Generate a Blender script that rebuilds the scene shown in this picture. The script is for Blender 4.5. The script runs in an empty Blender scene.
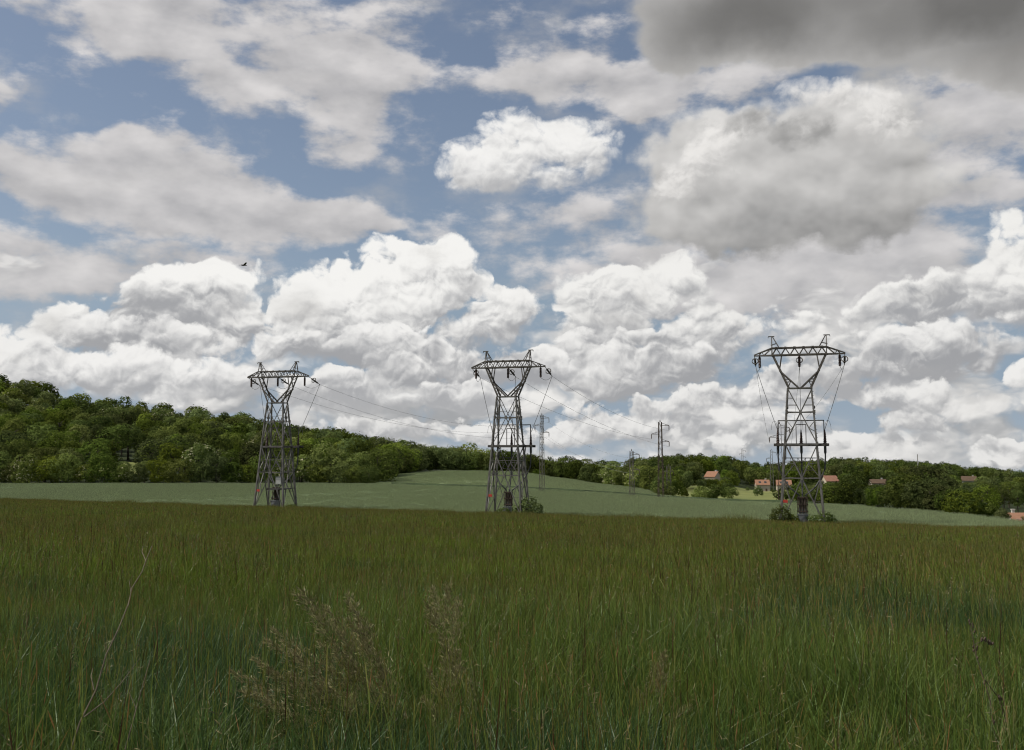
import bpy, bmesh, math, random
import numpy as np
from mathutils import Vector, Matrix, Quaternion
R = math.radians
rng = random.Random(7)
SC = bpy.context.scene
COL = SC.collection

# ---------------------------------------------------------------- camera
F_PX, HOR, W_PX, H_PX = 1000.0, 455.0, 1024, 750
PITCH = math.atan((HOR - H_PX / 2) / F_PX)
cd = bpy.data.cameras.new("camera")
cd.sensor_fit = 'HORIZONTAL'; cd.sensor_width = 36.0
cd.lens = 36.0 * F_PX / W_PX
cd.clip_start = 0.1; cd.clip_end = 12000
cam = bpy.data.objects.new("camera", cd); COL.objects.link(cam)
cam.location = (0, 0, 0); cam.rotation_euler = (R(90) + PITCH, 0, 0)
SC.camera = cam

def ray(px, py):
    """World direction (with y = 1) of a spot of the photograph, for measuring it."""
    a, b = (px - W_PX / 2) / F_PX, (H_PX / 2 - py) / F_PX
    c, s = math.cos(PITCH), math.sin(PITCH)
    d = Vector((a, c - b * s, s + b * c))
    return d / d.y
def at(px, py, Y): return ray(px, py) * Y
def to_px(p):
    c, s = math.cos(PITCH), math.sin(PITCH)
    dep = p[1] * c + p[2] * s
    return W_PX / 2 + F_PX * p[0] / dep, H_PX / 2 - F_PX * (p[2] * c - p[1] * s) / dep

# ---------------------------------------------------------------- object helpers
def tag(o, label=None, cat=None, group=None, kind=None):
    if label: o['label'] = label
    if cat: o['category'] = cat
    if group: o['group'] = group
    if kind: o['kind'] = kind
    return o
def empty(name, loc=(0, 0, 0), rz=0.0, s=1.0):
    o = bpy.data.objects.new(name, None); COL.objects.link(o)
    o.location = loc; o.rotation_euler = (0, 0, rz); o.scale = (s, s, s)
    o.empty_display_size = 0.5
    return o
def link(name, me, parent=None):
    o = bpy.data.objects.new(name, me); COL.objects.link(o)
    if parent is not None: o.parent = parent
    return o
def np_mesh(name, verts, faces, mats, smooth=False, mat_idx=None):
    verts = np.asarray(verts, np.float32); faces = np.asarray(faces, np.int32)
    me = bpy.data.meshes.new(name)
    k = faces.shape[1]; n = faces.shape[0]
    me.vertices.add(len(verts)); me.vertices.foreach_set("co", verts.ravel())
    me.loops.add(n * k); me.loops.foreach_set("vertex_index", faces.ravel())
    me.polygons.add(n)
    me.polygons.foreach_set("loop_start", np.arange(n, dtype=np.int32) * k)
    me.polygons.foreach_set("loop_total", np.full(n, k, np.int32))
    for m in (mats if isinstance(mats, (list, tuple)) else [mats]): me.materials.append(m)
    if mat_idx is not None: me.polygons.foreach_set("material_index", np.asarray(mat_idx, np.int32))
    me.polygons.foreach_set("use_smooth", np.full(n, smooth, bool))
    me.update(calc_edges=True); me.validate()
    return me
def add_attr(me, name, vals):
    a = me.attributes.new(name, 'FLOAT', 'POINT'); a.data.foreach_set('value', np.asarray(vals, np.float32))

class MB:
    """Collects bars, boxes, tubes and lathes and links them as one mesh."""
    def __init__(s): s.v, s.f = [], []
    def _add(s, vs, fs):
        b = len(s.v); s.v += [tuple(v) for v in vs]; s.f += [tuple(i + b for i in f) for f in fs]
    def bar(s, p, q, w, h=None):
        p, q = Vector(p), Vector(q); d = (q - p)
        if d.length < 1e-6: return s
        d.normalize(); h = h or w
        up = Vector((0, 0, 1)) if abs(d.z) < .95 else Vector((0, 1, 0))
        a = d.cross(up).normalized() * w / 2; b = a.cross(d).normalized() * h / 2
        vs = [c + sa * a + sb * b for c in (p, q) for sa, sb in ((-1, -1), (1, -1), (1, 1), (-1, 1))]
        s._add(vs, [(0, 1, 2, 3), (7, 6, 5, 4)] + [(i, i + 4, (i + 1) % 4 + 4, (i + 1) % 4) for i in range(4)])
        return s
    def angle(s, p, q, w, t=None):
        """Angle iron: two thin flanges at right angles."""
        p, q = Vector(p), Vector(q); d = (q - p).normalized(); t = t or w * .18
        up = Vector((0, 0, 1)) if abs(d.z) < .95 else Vector((0, 1, 0))
        a = d.cross(up).normalized(); b = a.cross(d).normalized()
        s.bar(p + a * w * .5, q + a * w * .5, w, t); s.bar(p + b * (w * .5 + t), q + b * (w * .5 + t), t, w)
        return s
    def box(s, c, d):
        c = Vector(c); x, y, z = (k / 2 for k in d)
        vs = [c + Vector((i * x, j * y, k * z)) for k in (-1, 1) for i, j in ((-1, -1), (1, -1), (1, 1), (-1, 1))]
        s._add(vs, [(3, 2, 1, 0), (4, 5, 6, 7)] + [(i, (i + 1) % 4, (i + 1) % 4 + 4, i + 4) for i in range(4)])
        return s
    def tube(s, pts, r, n=6, r2=None):
        pts = [Vector(p) for p in pts]; vs = []; m = len(pts)
        for i, p in enumerate(pts):
            d = (pts[min(i + 1, m - 1)] - pts[max(i - 1, 0)]).normalized()
            up = Vector((0, 0, 1)) if abs(d.z) < .9 else Vector((0, 1, 0))
            a = d.cross(up).normalized(); b = a.cross(d)
            rr = r if r2 is None else r + (r2 - r) * i / max(m - 1, 1)
            vs += [p + rr * (math.cos(t) * a + math.sin(t) * b) for t in (2 * math.pi * k / n for k in range(n))]
        fs = [(i * n + k, i * n + (k + 1) % n, (i + 1) * n + (k + 1) % n, (i + 1) * n + k) for i in range(m - 1) for k in range(n)]
        fs += [tuple(range(n))[::-1], tuple((m - 1) * n + k for k in range(n))]
        s._add(vs, fs); return s
    def lathe(s, p, axis, prof, n=10):
        """prof: (distance along axis, radius) pairs."""
        p = Vector(p); d = Vector(axis).normalized()
        up = Vector((0, 0, 1)) if abs(d.z) < .9 else Vector((0, 1, 0))
        a = d.cross(up).normalized(); b = a.cross(d); vs = []; m = len(prof)
        for z, r in prof: vs += [p + d * z + max(r, .002) * (math.cos(t) * a + math.sin(t) * b) for t in (2 * math.pi * k / n for k in range(n))]
        fs = [(i * n + k, i * n + (k + 1) % n, (i + 1) * n + (k + 1) % n, (i + 1) * n + k) for i in range(m - 1) for k in range(n)]
        fs += [tuple(range(n))[::-1], tuple((m - 1) * n + k for k in range(n))]
        s._add(vs, fs); return s
    def mesh(s, name, mat):
        me = bpy.data.meshes.new(name); me.from_pydata(s.v, [], s.f)
        for m in (mat if isinstance(mat, (list, tuple)) else [mat]): me.materials.append(m)
        me.update(); return me
    def build(s, name, mat, parent=None): return link(name, s.mesh(name, mat), parent)

# ---------------------------------------------------------------- node expression helper
class NX:
    """Tiny expression builder over shader nodes."""
    def __init__(s, nt): s.nt = nt; s.n = nt.nodes; s.l = nt.links
    def put(s, sock, v):
        if hasattr(v, 'is_linked'): s.l.new(v, sock)
        else: sock.default_value = v
    def m(s, op, *a, clamp=False):
        n = s.n.new('ShaderNodeMath'); n.operation = op; n.use_clamp = clamp
        for i, v in enumerate(a): s.put(n.inputs[i], v)
        return n.outputs[0]
    def vm(s, op, *a, out=0):
        n = s.n.new('ShaderNodeVectorMath'); n.operation = op
        for i, v in enumerate(a): s.put(n.inputs[i], v)
        return n.outputs['Value'] if op in ('DOT_PRODUCT', 'LENGTH') else n.outputs[0]
    def mapping(s, vec, loc, scale):
        n = s.n.new('ShaderNodeMapping'); s.put(n.inputs['Vector'], vec)
        n.inputs['Location'].default_value = loc; n.inputs['Scale'].default_value = scale
        return n.outputs[0]
    def noise(s, vec, scale, detail=4, rough=.55, lac=2.0, dist=0, out='Fac', dim='3D'):
        n = s.n.new('ShaderNodeTexNoise'); n.noise_dimensions = dim
        s.put(n.inputs['Vector'], vec); n.inputs['Scale'].default_value = scale; n.inputs['Detail'].default_value = detail
        n.inputs['Roughness'].default_value = rough; n.inputs['Lacunarity'].default_value = lac; n.inputs['Distortion'].default_value = dist
        return n.outputs[out]
    def voro(s, vec, scale, detail=0, rough=.5, lac=2.0, feature='F1', smooth=.5, dim='3D'):
        n = s.n.new('ShaderNodeTexVoronoi'); n.voronoi_dimensions = dim; n.feature = feature
        s.put(n.inputs['Vector'], vec); n.inputs['Scale'].default_value = scale; n.inputs['Detail'].default_value = detail
        n.inputs['Roughness'].default_value = rough; n.inputs['Lacunarity'].default_value = lac
        if feature == 'SMOOTH_F1': n.inputs['Smoothness'].default_value = smooth
        return n.outputs['Distance']
    def smooth(s, x, a, b, lo=0.0, hi=1.0, typ='SMOOTHSTEP'):
        n = s.n.new('ShaderNodeMapRange'); n.interpolation_type = typ
        for i, v in enumerate((x, a, b, lo, hi)): s.put(n.inputs[i], v)
        return n.outputs[0]
    def mix(s, f, a, b):
        n = s.n.new('ShaderNodeMix'); n.data_type = 'RGBA'
        s.put(n.inputs[0], f)
        for k, v in ((6, a), (7, b)):
            if not hasattr(v, 'is_linked') and len(v) == 3: v = tuple(v) + (1,)
            s.put(n.inputs[k], v)
        return n.outputs[2]
    def xyz(s, x, y, z):
        n = s.n.new('ShaderNodeCombineXYZ')
        for i, v in enumerate((x, y, z)): s.put(n.inputs[i], v)
        return n.outputs[0]
    def sep(s, v):
        n = s.n.new('ShaderNodeSeparateXYZ'); s.put(n.inputs[0], v); return n.outputs
SKY_SAT, SKY_VAL, SUN_E = .84, .90, 4.0
# ---------------------------------------------------------------- sky with clouds
SUN_EL, SUN_AZ = 55.0, -98.0         # azimuth from +Y, positive to the right: high, on the left
sun_dir = Vector((math.sin(R(SUN_AZ)) * math.cos(R(SUN_EL)), math.cos(R(SUN_AZ)) * math.cos(R(SUN_EL)), math.sin(R(SUN_EL))))
world = bpy.data.worlds.new("World"); SC.world = world; world.use_nodes = True
X = NX(world.node_tree)
for n in list(X.n): X.n.remove(n)
tc = X.n.new('ShaderNodeTexCoord').outputs['Generated']
dx, dy, dz = X.sep(tc)
SKYK = 10.0                          # 1 / background strength

sky = X.n.new('ShaderNodeTexSky'); sky.sky_type = 'NISHITA'; sky.sun_disc = False
sky.sun_elevation = R(SUN_EL); sky.sun_rotation = R(SUN_AZ); sky.altitude = 100; sky.air_density = 1.0; sky.dust_density = 1.6; sky.ozone_density = 1.2
X.l.new(X.vm('NORMALIZE', X.vm('MAXIMUM', tc, (-1, -1, 0.16))), sky.inputs['Vector'])
hs = X.n.new('ShaderNodeHueSaturation'); hs.inputs['Saturation'].default_value = SKY_SAT; hs.inputs['Value'].default_value = SKY_VAL
X.l.new(sky.outputs[0], hs.inputs['Color'])
blue = hs.outputs[0]

# cloud space: azimuth (x) and tangent of the elevation (y), both in thousandths
hl = X.m('SQRT', X.m('MAXIMUM', X.m('ADD', X.m('MULTIPLY', dx, dx), X.m('MULTIPLY', dy, dy)), .0004))
az = X.m('ARCTAN2', dx, dy)
te = X.m('MINIMUM', X.m('DIVIDE', dz, hl), 3.0)
P0 = X.xyz(X.m('MULTIPLY', az, 1000.0), X.m('MULTIPLY', te, 1000.0), 0.0)
def cpos(px, py):
    d = ray(px, py); return math.atan2(d.x, d.y) * 1000, d.z / math.hypot(d.x, d.y) * 1000

def offset_noise(P, scale, amp, seed, detail=2, sy=1.0):
    q = X.mapping(P, (seed, seed * .37, seed * .11), (scale, scale * sy, scale))
    q2 = X.mapping(P, (seed + 41, seed * .37 + 17, seed * .11), (scale, scale * sy, scale))
    u = X.m('MULTIPLY_ADD', X.noise(q, 1.0, detail, .5, dim='2D'), amp * 2, -amp)
    v = X.m('MULTIPLY_ADD', X.noise(q2, 1.0, detail, .5, dim='2D'), amp * 2, -amp)
    return X.xyz(u, v, 0.0)

SL = Vector((-.32, .95, 0)).normalized()     # the way the light comes in cloud space
def blob_field(P, blobs):
    """Sum of soft ellipses, and how far towards the light each spot lies inside them."""
    acc, shade, tone, wsum = 0.0, 0.0, 0.0, 0.0
    for b in blobs:
        px, py, rx, ry = b[:4]; w = b[4] if len(b) > 4 else 1.0; tn = b[5] if len(b) > 5 else 0.0
        cx, cy = cpos(px, py); rx *= 1.15; ry *= 1.15
        q = X.vm('MULTIPLY_ADD', P, (1 / rx, 1 / ry, 0), (-cx / rx, -cy / ry, 0))
        k = X.m('SUBTRACT', 1.0, X.vm('DOT_PRODUCT', q, q), clamp=True)
        kw = X.m('MULTIPLY', k, w)
        acc = X.m('ADD', kw, acc); k2 = X.m('MULTIPLY', k, kw); wsum = X.m('ADD', k2, wsum)
        shade = X.m('MULTIPLY_ADD', X.vm('DOT_PRODUCT', q, tuple(SL)), k2, shade)
        if tn: tone = X.m('MULTIPLY_ADD', k2, tn, tone)
    inv = X.m('DIVIDE', 1.0, X.m('MAXIMUM', wsum, .01))
    return acc, X.m('MULTIPLY', shade, inv), (X.m('MULTIPLY', tone, inv) if not isinstance(tone, float) else 0.0)

def billow(P, s, seed, off=(0, 0)):
    """Heaped, rounded bumps, 0..1."""
    q = X.mapping(P, (seed + off[0] * s, seed * .6 + off[1] * s * 1.15, seed), (s, s * 1.15, s))
    d = X.voro(q, 1.0, 2.7, .46, 2.3, dim='2D')
    return X.m('SUBTRACT', 1.0, X.m('MULTIPLY', d, d))
def fbm(P, s, seed, sy=1.0, det=6, rough=.58, off=(0, 0)):
    q = X.mapping(P, (seed + off[0] * s, seed * .7 + off[1] * s * sy, seed), (s, s * sy, s))
    return X.noise(q, 1.0, det, rough, dim='2D')

def lit(l, dark, white):
    return X.mix(l, tuple(SKYK * c for c in dark), tuple(SKYK * c for c in white))
def bgnode(c):
    b = X.n.new('ShaderNodeBackground'); b.inputs['Strength'].default_value = 1 / SKYK
    X.put(b.inputs['Color'], c if hasattr(c, 'is_linked') else tuple(c) + (1,)); return b.outputs[0]
def over(fac, back, color):
    ms = X.n.new('ShaderNodeMixShader')
    X.l.new(X.m('SUBTRACT', 1.0, fac), ms.inputs[0]); X.l.new(bgnode(color), ms.inputs[1]); X.l.new(back, ms.inputs[2]); return ms.outputs[0]
# --- layer 1: thin, soft, high sheets
A = [(520,228,120,36,.42),(430,130,80,50,.3),(575,205,80,50,.38),(600,30,60,30,.25),(250,38,190,62),(345,80,85,42,.9),(130,18,100,34,.8),(240,92,60,30,.7),(345,128,48,38,1.0),(160,150,80,26,.7),
     (60,162,120,36,1.1),(160,200,140,34,1.1),(270,222,140,30,1.1),(345,222,70,28,.9),(60,252,190,26,1.1),(60,284,110,18,.9),(230,180,50,24,.8),
     (475,82,45,20,.8),(545,72,48,30,.9),(620,88,85,30,1.0),(700,80,110,42,1.0),(440,18,110,34,.5),(10,88,40,18,.6),
     (1000,195,50,20,.8),(930,180,70,28,.8),(900,240,110,50,.9),(960,105,120,48,.9),(1010,110,60,60,.7),(500,232,60,14,.25),(600,215,70,14,.25),
     (770,262,160,56,1.1),(620,285,120,30,.7),(200,285,200,25,.5),(860,295,150,50,1.0),(520,260,80,20,.2),(560,60,60,30,.3),(690,290,90,40,.8)]
P1 = X.vm('ADD', P0, offset_noise(P0, .008, 30, 3.1, 3, 1.4))
P1 = X.vm('ADD', P1, offset_noise(P0, .035, 8, 8.7, 3, 1.3))
a, sh, _ = blob_field(P1, A)
n1 = fbm(P0, .0135, 4.3, 1.8, 7, .6); n1o = fbm(P0, .0135, 4.3, 1.8, 4, .5, (SL.x * 24, SL.y * 24)); n1s = fbm(P0, .0135, 4.3, 1.8, 4, .5)
d1 = X.m('ADD', a, X.m('MULTIPLY', X.m('SUBTRACT', n1, .5), 2.7))
al1 = X.m('MULTIPLY', X.smooth(d1, .18, 1.1), .94)
l1 = X.m('ADD', .50, X.m('ADD', X.m('MULTIPLY', sh, .26), X.m('MULTIPLY', X.m('SUBTRACT', n1s, n1o), 1.3)), clamp=True)
col = over(al1, bgnode(blue), lit(l1, (.40, .395, .405), (.74, .715, .705)))

# --- layer 2: rows of small flat heaps above the skyline
P2 = X.vm('ADD', P0, offset_noise(P0, .018, 14, 14.0, 3, 1.6))
n2 = fbm(P2, .0085, 31.7, 2.7, 5, .5)
b2 = billow(P2, .015, 12.2)
row = X.smooth(te, .30, .0, -.60, .52, 'LINEAR')
row = X.m('MINIMUM', row, X.smooth(te, .24, .14, -.9, .52, 'LINEAR'))
d2 = X.m('ADD', row, X.m('ADD', X.m('MULTIPLY', X.m('SUBTRACT', n2, .5), 2.8), X.m('MULTIPLY', X.m('SUBTRACT', b2, .72), .45)))
n2u = fbm(P2, .0085, 31.7, 2.7, 4, .45, (SL.x * 16, SL.y * 16)); n2l = fbm(P2, .0085, 31.7, 2.7, 4, .45)
b2u = billow(P2, .015, 12.2, (SL.x * 7, SL.y * 7))
l2 = X.m('ADD', .42, X.m('ADD', X.m('MULTIPLY', X.m('SUBTRACT', n2l, n2u), 3.4), X.m('MULTIPLY', X.m('SUBTRACT', b2, b2u), .45)), clamp=True)
col = over(X.smooth(d2, -.15, .5), col, lit(l2, (.33, .34, .355), (.86, .845, .82)))

# --- layers 3 to 9: heaped cumulus with firm edges, the farther heaps first
def cumulus(col, blobs, seed, dark, white, warp=15, edge=(.14, .50), bias=.40, k=(.90, .85, .55), bs=.0115, amp=(.8, .7), rim=.10, soft=.9):
    Pw = X.vm('ADD', P0, offset_noise(P0, .016, warp, seed, 2))
    Pf = X.vm('ADD', Pw, offset_noise(P0, .06, warp * .33, seed + 5, 3))
    a, sh, tone = blob_field(Pf, blobs)
    b = billow(Pw, bs, seed + 2); bu = billow(Pw, bs, seed + 2, (SL.x * 10, SL.y * 10))
    c2 = billow(Pf, bs * 3.1, seed + 3.7); c2u = billow(Pf, bs * 3.1, seed + 3.7, (SL.x * 4, SL.y * 4))
    n = fbm(P0, .040, seed + 9, 1.0, 7, .62); nu = fbm(P0, .040, seed + 9, 1.0, 4, .5, (SL.x * 5, SL.y * 5))
    d = X.m('ADD', X.m('MINIMUM', a, 1.3), X.m('ADD', X.m('MULTIPLY_ADD', X.m('SUBTRACT', c2, .72), .32, X.m('MULTIPLY', X.m('SUBTRACT', b, .72), amp[0])), X.m('MULTIPLY', X.m('SUBTRACT', n, .5), amp[1])))
    d = X.m('ADD', d, X.smooth(a, 0, .3, -.7, 0, 'LINEAR'))
    wisp = X.m('MULTIPLY_ADD', X.m('MAXIMUM', X.m('MULTIPLY', sh, -1.0), 0.0), soft, edge[1])       # ragged, thin undersides
    al = X.smooth(d, edge[0], wisp)
    l = X.m('MULTIPLY_ADD', sh, k[0], bias)
    l = X.m('MULTIPLY_ADD', X.m('SUBTRACT', b, bu), k[1], l)
    l = X.m('MULTIPLY_ADD', X.m('SUBTRACT', c2, c2u), k[1] * .42, l)
    l = X.m('MULTIPLY_ADD', X.m('SUBTRACT', n, nu), k[2], l)
    l = X.m('ADD', l, X.smooth(d, .3, .9, rim, 0, 'LINEAR'))
    if not isinstance(tone, float): l = X.m('MULTIPLY_ADD', tone, 1.9, l)
    return over(al, col, lit(X.smooth(l, -.05, 1.05, 0, 1, 'SMOOTHSTEP'), dark, white))

B1 = [(600,288,54,26,1.1,.05),(665,284,76,32,1.1,.2),(640,318,95,44,1.2,0),(650,350,90,36,1,-.1),(1008,258,38,42,1.1,.2),(1024,296,50,40,1,0),(800,330,80,30,.7,.0),(850,320,80,34,.8,.05),(700,330,60,30,.8,0),(960,300,60,30,.9,-.1),(915,300,46,24,.9,-.15)]
col = cumulus(col, B1, 21.4, (.37, .375, .39), (.87, .86, .835), edge=(.12, .6), bias=.45)
B2 = [(685,352,70,28,1.1,-.1),(610,354,70,30,1.1,.0),(650,382,80,20,1,-.1),(880,358,100,32,1,-.1),(980,335,70,30,1,0),(590,380,50,20,1,.1),(1024,378,16,14,1,.2),(940,360,50,24,1,-.1)]
col = cumulus(col, B2, 33.8, (.35, .355, .37), (.86, .85, .83), edge=(.12, .5))
C1 = [(442,264,50,40,1,.22),(382,276,60,44,1,.2),(322,300,62,40,1,.16),(432,318,95,52,1,0),(512,318,46,30,1,.1),(288,332,80,36,1,-.05),(360,330,90,40,1,.0),
      (232,281,40,26,1,.25),(186,286,50,26,1,.1),(150,312,80,32,1,-.22),(60,322,40,28,1,.12),(200,332,90,34,1,-.08)]
col = cumulus(col, C1, 5.9, (.37, .375, .39), (.91, .90, .875), bias=.47)
C0 = [(546,150,46,34,1,.06),(474,166,44,30,1,.05),(512,140,42,40,1,.12),(530,165,70,30,1,.0),(580,148,48,36,1,.08),(505,180,60,18,.9,-.1),(560,176,50,18,.8,-.1)]
col = cumulus(col, C0, 150.3, (.45, .455, .47), (.90, .89, .87), warp=14, edge=(.0, .80), bias=.56, k=(.55, .55, .4), bs=.015, amp=(.6, .9), soft=1.3)
C2 = [(400,350,56,30,1,.08),(330,342,80,26,1,-.15),(480,368,74,30,1,-.22),(120,338,70,28,1,-.15),(225,352,80,30,1,.0),(430,378,60,26,1,-.08),(545,372,40,20,1,.0)]
col = cumulus(col, C2, 83.1, (.36, .365, .38), (.88, .87, .85), bias=.42)
C3 = [(132,368,46,30,1,.1),(14,356,52,34,1,.12),(70,378,60,26,1,0),(221,384,80,24,1,.0),(166,404,28,16,1,.2),(310,388,90,24,1,-.05),(400,400,110,20,1,-.12),(520,400,80,18,1,.0),(-10,390,50,20,1,0)]
col = cumulus(col, C3, 95.7, (.39, .395, .41), (.88, .87, .85), bias=.42)
L = [(945,400,52,24,1,.12),(860,398,70,20,1,-.1),(770,388,60,20,1,.0),(830,378,80,20,.9,-.1),(700,402,70,18,1,.05),(600,410,60,16,1,.0),(650,430,100,15,1,-.05),(760,428,70,14,1,0),(900,428,80,14,1,.0),(960,446,70,12,.9,.05),
     (1010,455,36,18,1,.12),(470,430,60,16,1,.1),(540,440,60,14,1,.15),(840,446,70,12,1,.05),(380,430,80,14,1,-.05),(720,446,70,12,1,.05)]
col = cumulus(col, L, 17.3, (.38, .385, .40), (.84, .83, .81), warp=11, edge=(.12, .5), bs=.018, k=(.75, .8, .6))

# a broad grey heap on the right: a soft body first, then its lit puffs, then the shaded hollow
D0 = [(775,170,125,62,1.2),(860,140,80,60,1.1,.06),(715,205,90,44,1.1,-.08),(790,225,130,30,.9,-.18),(930,178,60,24,.8,.1),(700,150,60,40,.8,.1),(860,200,80,34,.7,-.1)]
P6 = X.vm('ADD', P0, offset_noise(P0, .012, 22, 44.2, 3)); P6 = X.vm('ADD', P6, offset_noise(P0, .05, 7, 48.8, 4))
a, sh, tone = blob_field(P6, D0)
n6 = fbm(P0, .016, 63.1, 1.3, 7, .6); n6s = fbm(P0, .016, 63.1, 1.3, 3, .45); n6o = fbm(P0, .016, 63.1, 1.3, 3, .45, (SL.x * 16, SL.y * 16))
d6 = X.m('MULTIPLY_ADD', X.m('SUBTRACT', n6, .5), 1.25, X.m('MINIMUM', a, 1.3))
l6 = X.m('ADD', X.m('MULTIPLY_ADD', sh, .46, .54), X.m('MULTIPLY_ADD', X.m('SUBTRACT', n6s, n6o), 1.1, X.m('MULTIPLY', tone, 1.2)), clamp=True)
col = over(X.m('MULTIPLY', X.smooth(d6, .08, .75), .98), col, lit(l6, (.28, .278, .275), (.72, .705, .685)))
D1 = [(690,168,44,34,1,.05),(730,136,44,32,1,.1),(668,196,30,22,.8,.0),(866,104,44,34,1,.05),(890,130,34,26,.9,.0),(810,100,40,22,.7,.0)]
col = cumulus(col, D1, 44.2, (.42, .415, .41), (.83, .81, .785), warp=14, edge=(.0, 1.0), bias=.62, k=(.5, .5, .3), bs=.016, amp=(.6, .8), soft=1.2)
D2 = [(778,126,60,30,1,-.05),(745,122,30,20,.8,.05),(815,132,34,22,.8,-.05)]
col = cumulus(col, D2, 61.0, (.27, .268, .265), (.60, .59, .575), warp=15, edge=(.15, 1.1), bias=.30, k=(.4, .4, .35), amp=(.55, .8))

# --- the dark base of a near cloud, high on the right
E5 = [(830,14,190,50),(990,34,130,48),(712,22,88,46,1.0),(905,-50,270,90,1.2),(1040,20,90,70)]
P5 = X.vm('ADD', P0, offset_noise(P0, .010, 26, 71.0, 3)); P5 = X.vm('ADD', P5, offset_noise(P0, .05, 6, 77.0, 3))
a, sh, _ = blob_field(P5, E5)
n5 = fbm(P0, .008, 52.3, 1.9, 6, .55)
d5 = X.m('ADD', X.m('MINIMUM', a, 1.6), X.m('MULTIPLY', X.m('SUBTRACT', n5, .5), 1.1))
l5 = X.m('ADD', X.smooth(X.m('ADD', a, X.m('MULTIPLY', X.m('SUBTRACT', n5, .5), 1.1)), .1, 2.5, .95, .0, 'LINEAR'), X.m('MULTIPLY', X.m('SUBTRACT', n5, .5), .3), clamp=True)
col = over(X.m('MULTIPLY', X.smooth(d5, .02, .6), .97), col, lit(l5, (.165, .16, .152), (.50, .49, .478)))

# far haze just above the skyline
hz = X.smooth(te, .10, -.02, 0, .25)
col = over(hz, col, tuple(SKYK * c for c in (.62, .62, .61)))

# broken cloud for the rest of the sky dome, where the photograph does not look
ov = X.vm('DIVIDE', tc, X.xyz(*([X.m('ADD', X.m('ABSOLUTE', dz), .12)] * 3)))
no = X.noise(ov, 1.6, 5, .55, dist=.3)
other = X.mix(X.smooth(no, .40, .62), blue, X.mix(X.smooth(no, .5, .85), tuple(SKYK * c for c in (.62, .615, .60)), tuple(SKYK * c for c in (.24, .24, .235))))
other = X.mix(X.smooth(dz, .12, 0), other, tuple(SKYK * c for c in (.55, .55, .54)))
inside = X.m('MULTIPLY', X.smooth(X.m('ABSOLUTE', az), .85, .62), X.m('MULTIPLY', X.smooth(te, .78, .56), X.smooth(te, -.10, -.06)))
ms = X.n.new('ShaderNodeMixShader')
X.l.new(inside, ms.inputs[0]); X.l.new(bgnode(other), ms.inputs[1]); X.l.new(col, ms.inputs[2])
wo = X.n.new('ShaderNodeOutputWorld'); X.l.new(ms.outputs[0], wo.inputs['Surface'])
world.cycles.sampling_method = 'MANUAL'; world.cycles.sample_map_resolution = 512
# ---------------------------------------------------------------- sun and render settings
sl = bpy.data.lights.new("sun", 'SUN'); sl.energy = SUN_E; sl.angle = R(0.6); sl.color = (1.0, .955, .88)
so = bpy.data.objects.new("sun", sl); COL.objects.link(so); so.location = sun_dir * 400
so.rotation_euler = sun_dir.to_track_quat('Z', 'Y').to_euler()
vs = SC.view_settings; vs.view_transform = 'Standard'; vs.look = 'None'; vs.exposure = 0; vs.gamma = 1; vs.use_curve_mapping = False
SC.render.engine = 'CYCLES'
cy = SC.cycles
cy.use_adaptive_sampling = True; cy.adaptive_threshold = .02; cy.adaptive_min_samples = 12
cy.max_bounces = 5; cy.diffuse_bounces = 3; cy.glossy_bounces = 2; cy.transmission_bounces = 4; cy.transparent_max_bounces = 8
cy.caustics_reflective = False; cy.caustics_refractive = False
SC.render.film_transparent = False
cy.pixel_filter_type = 'BLACKMAN_HARRIS'; cy.filter_width = 1.15
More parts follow.
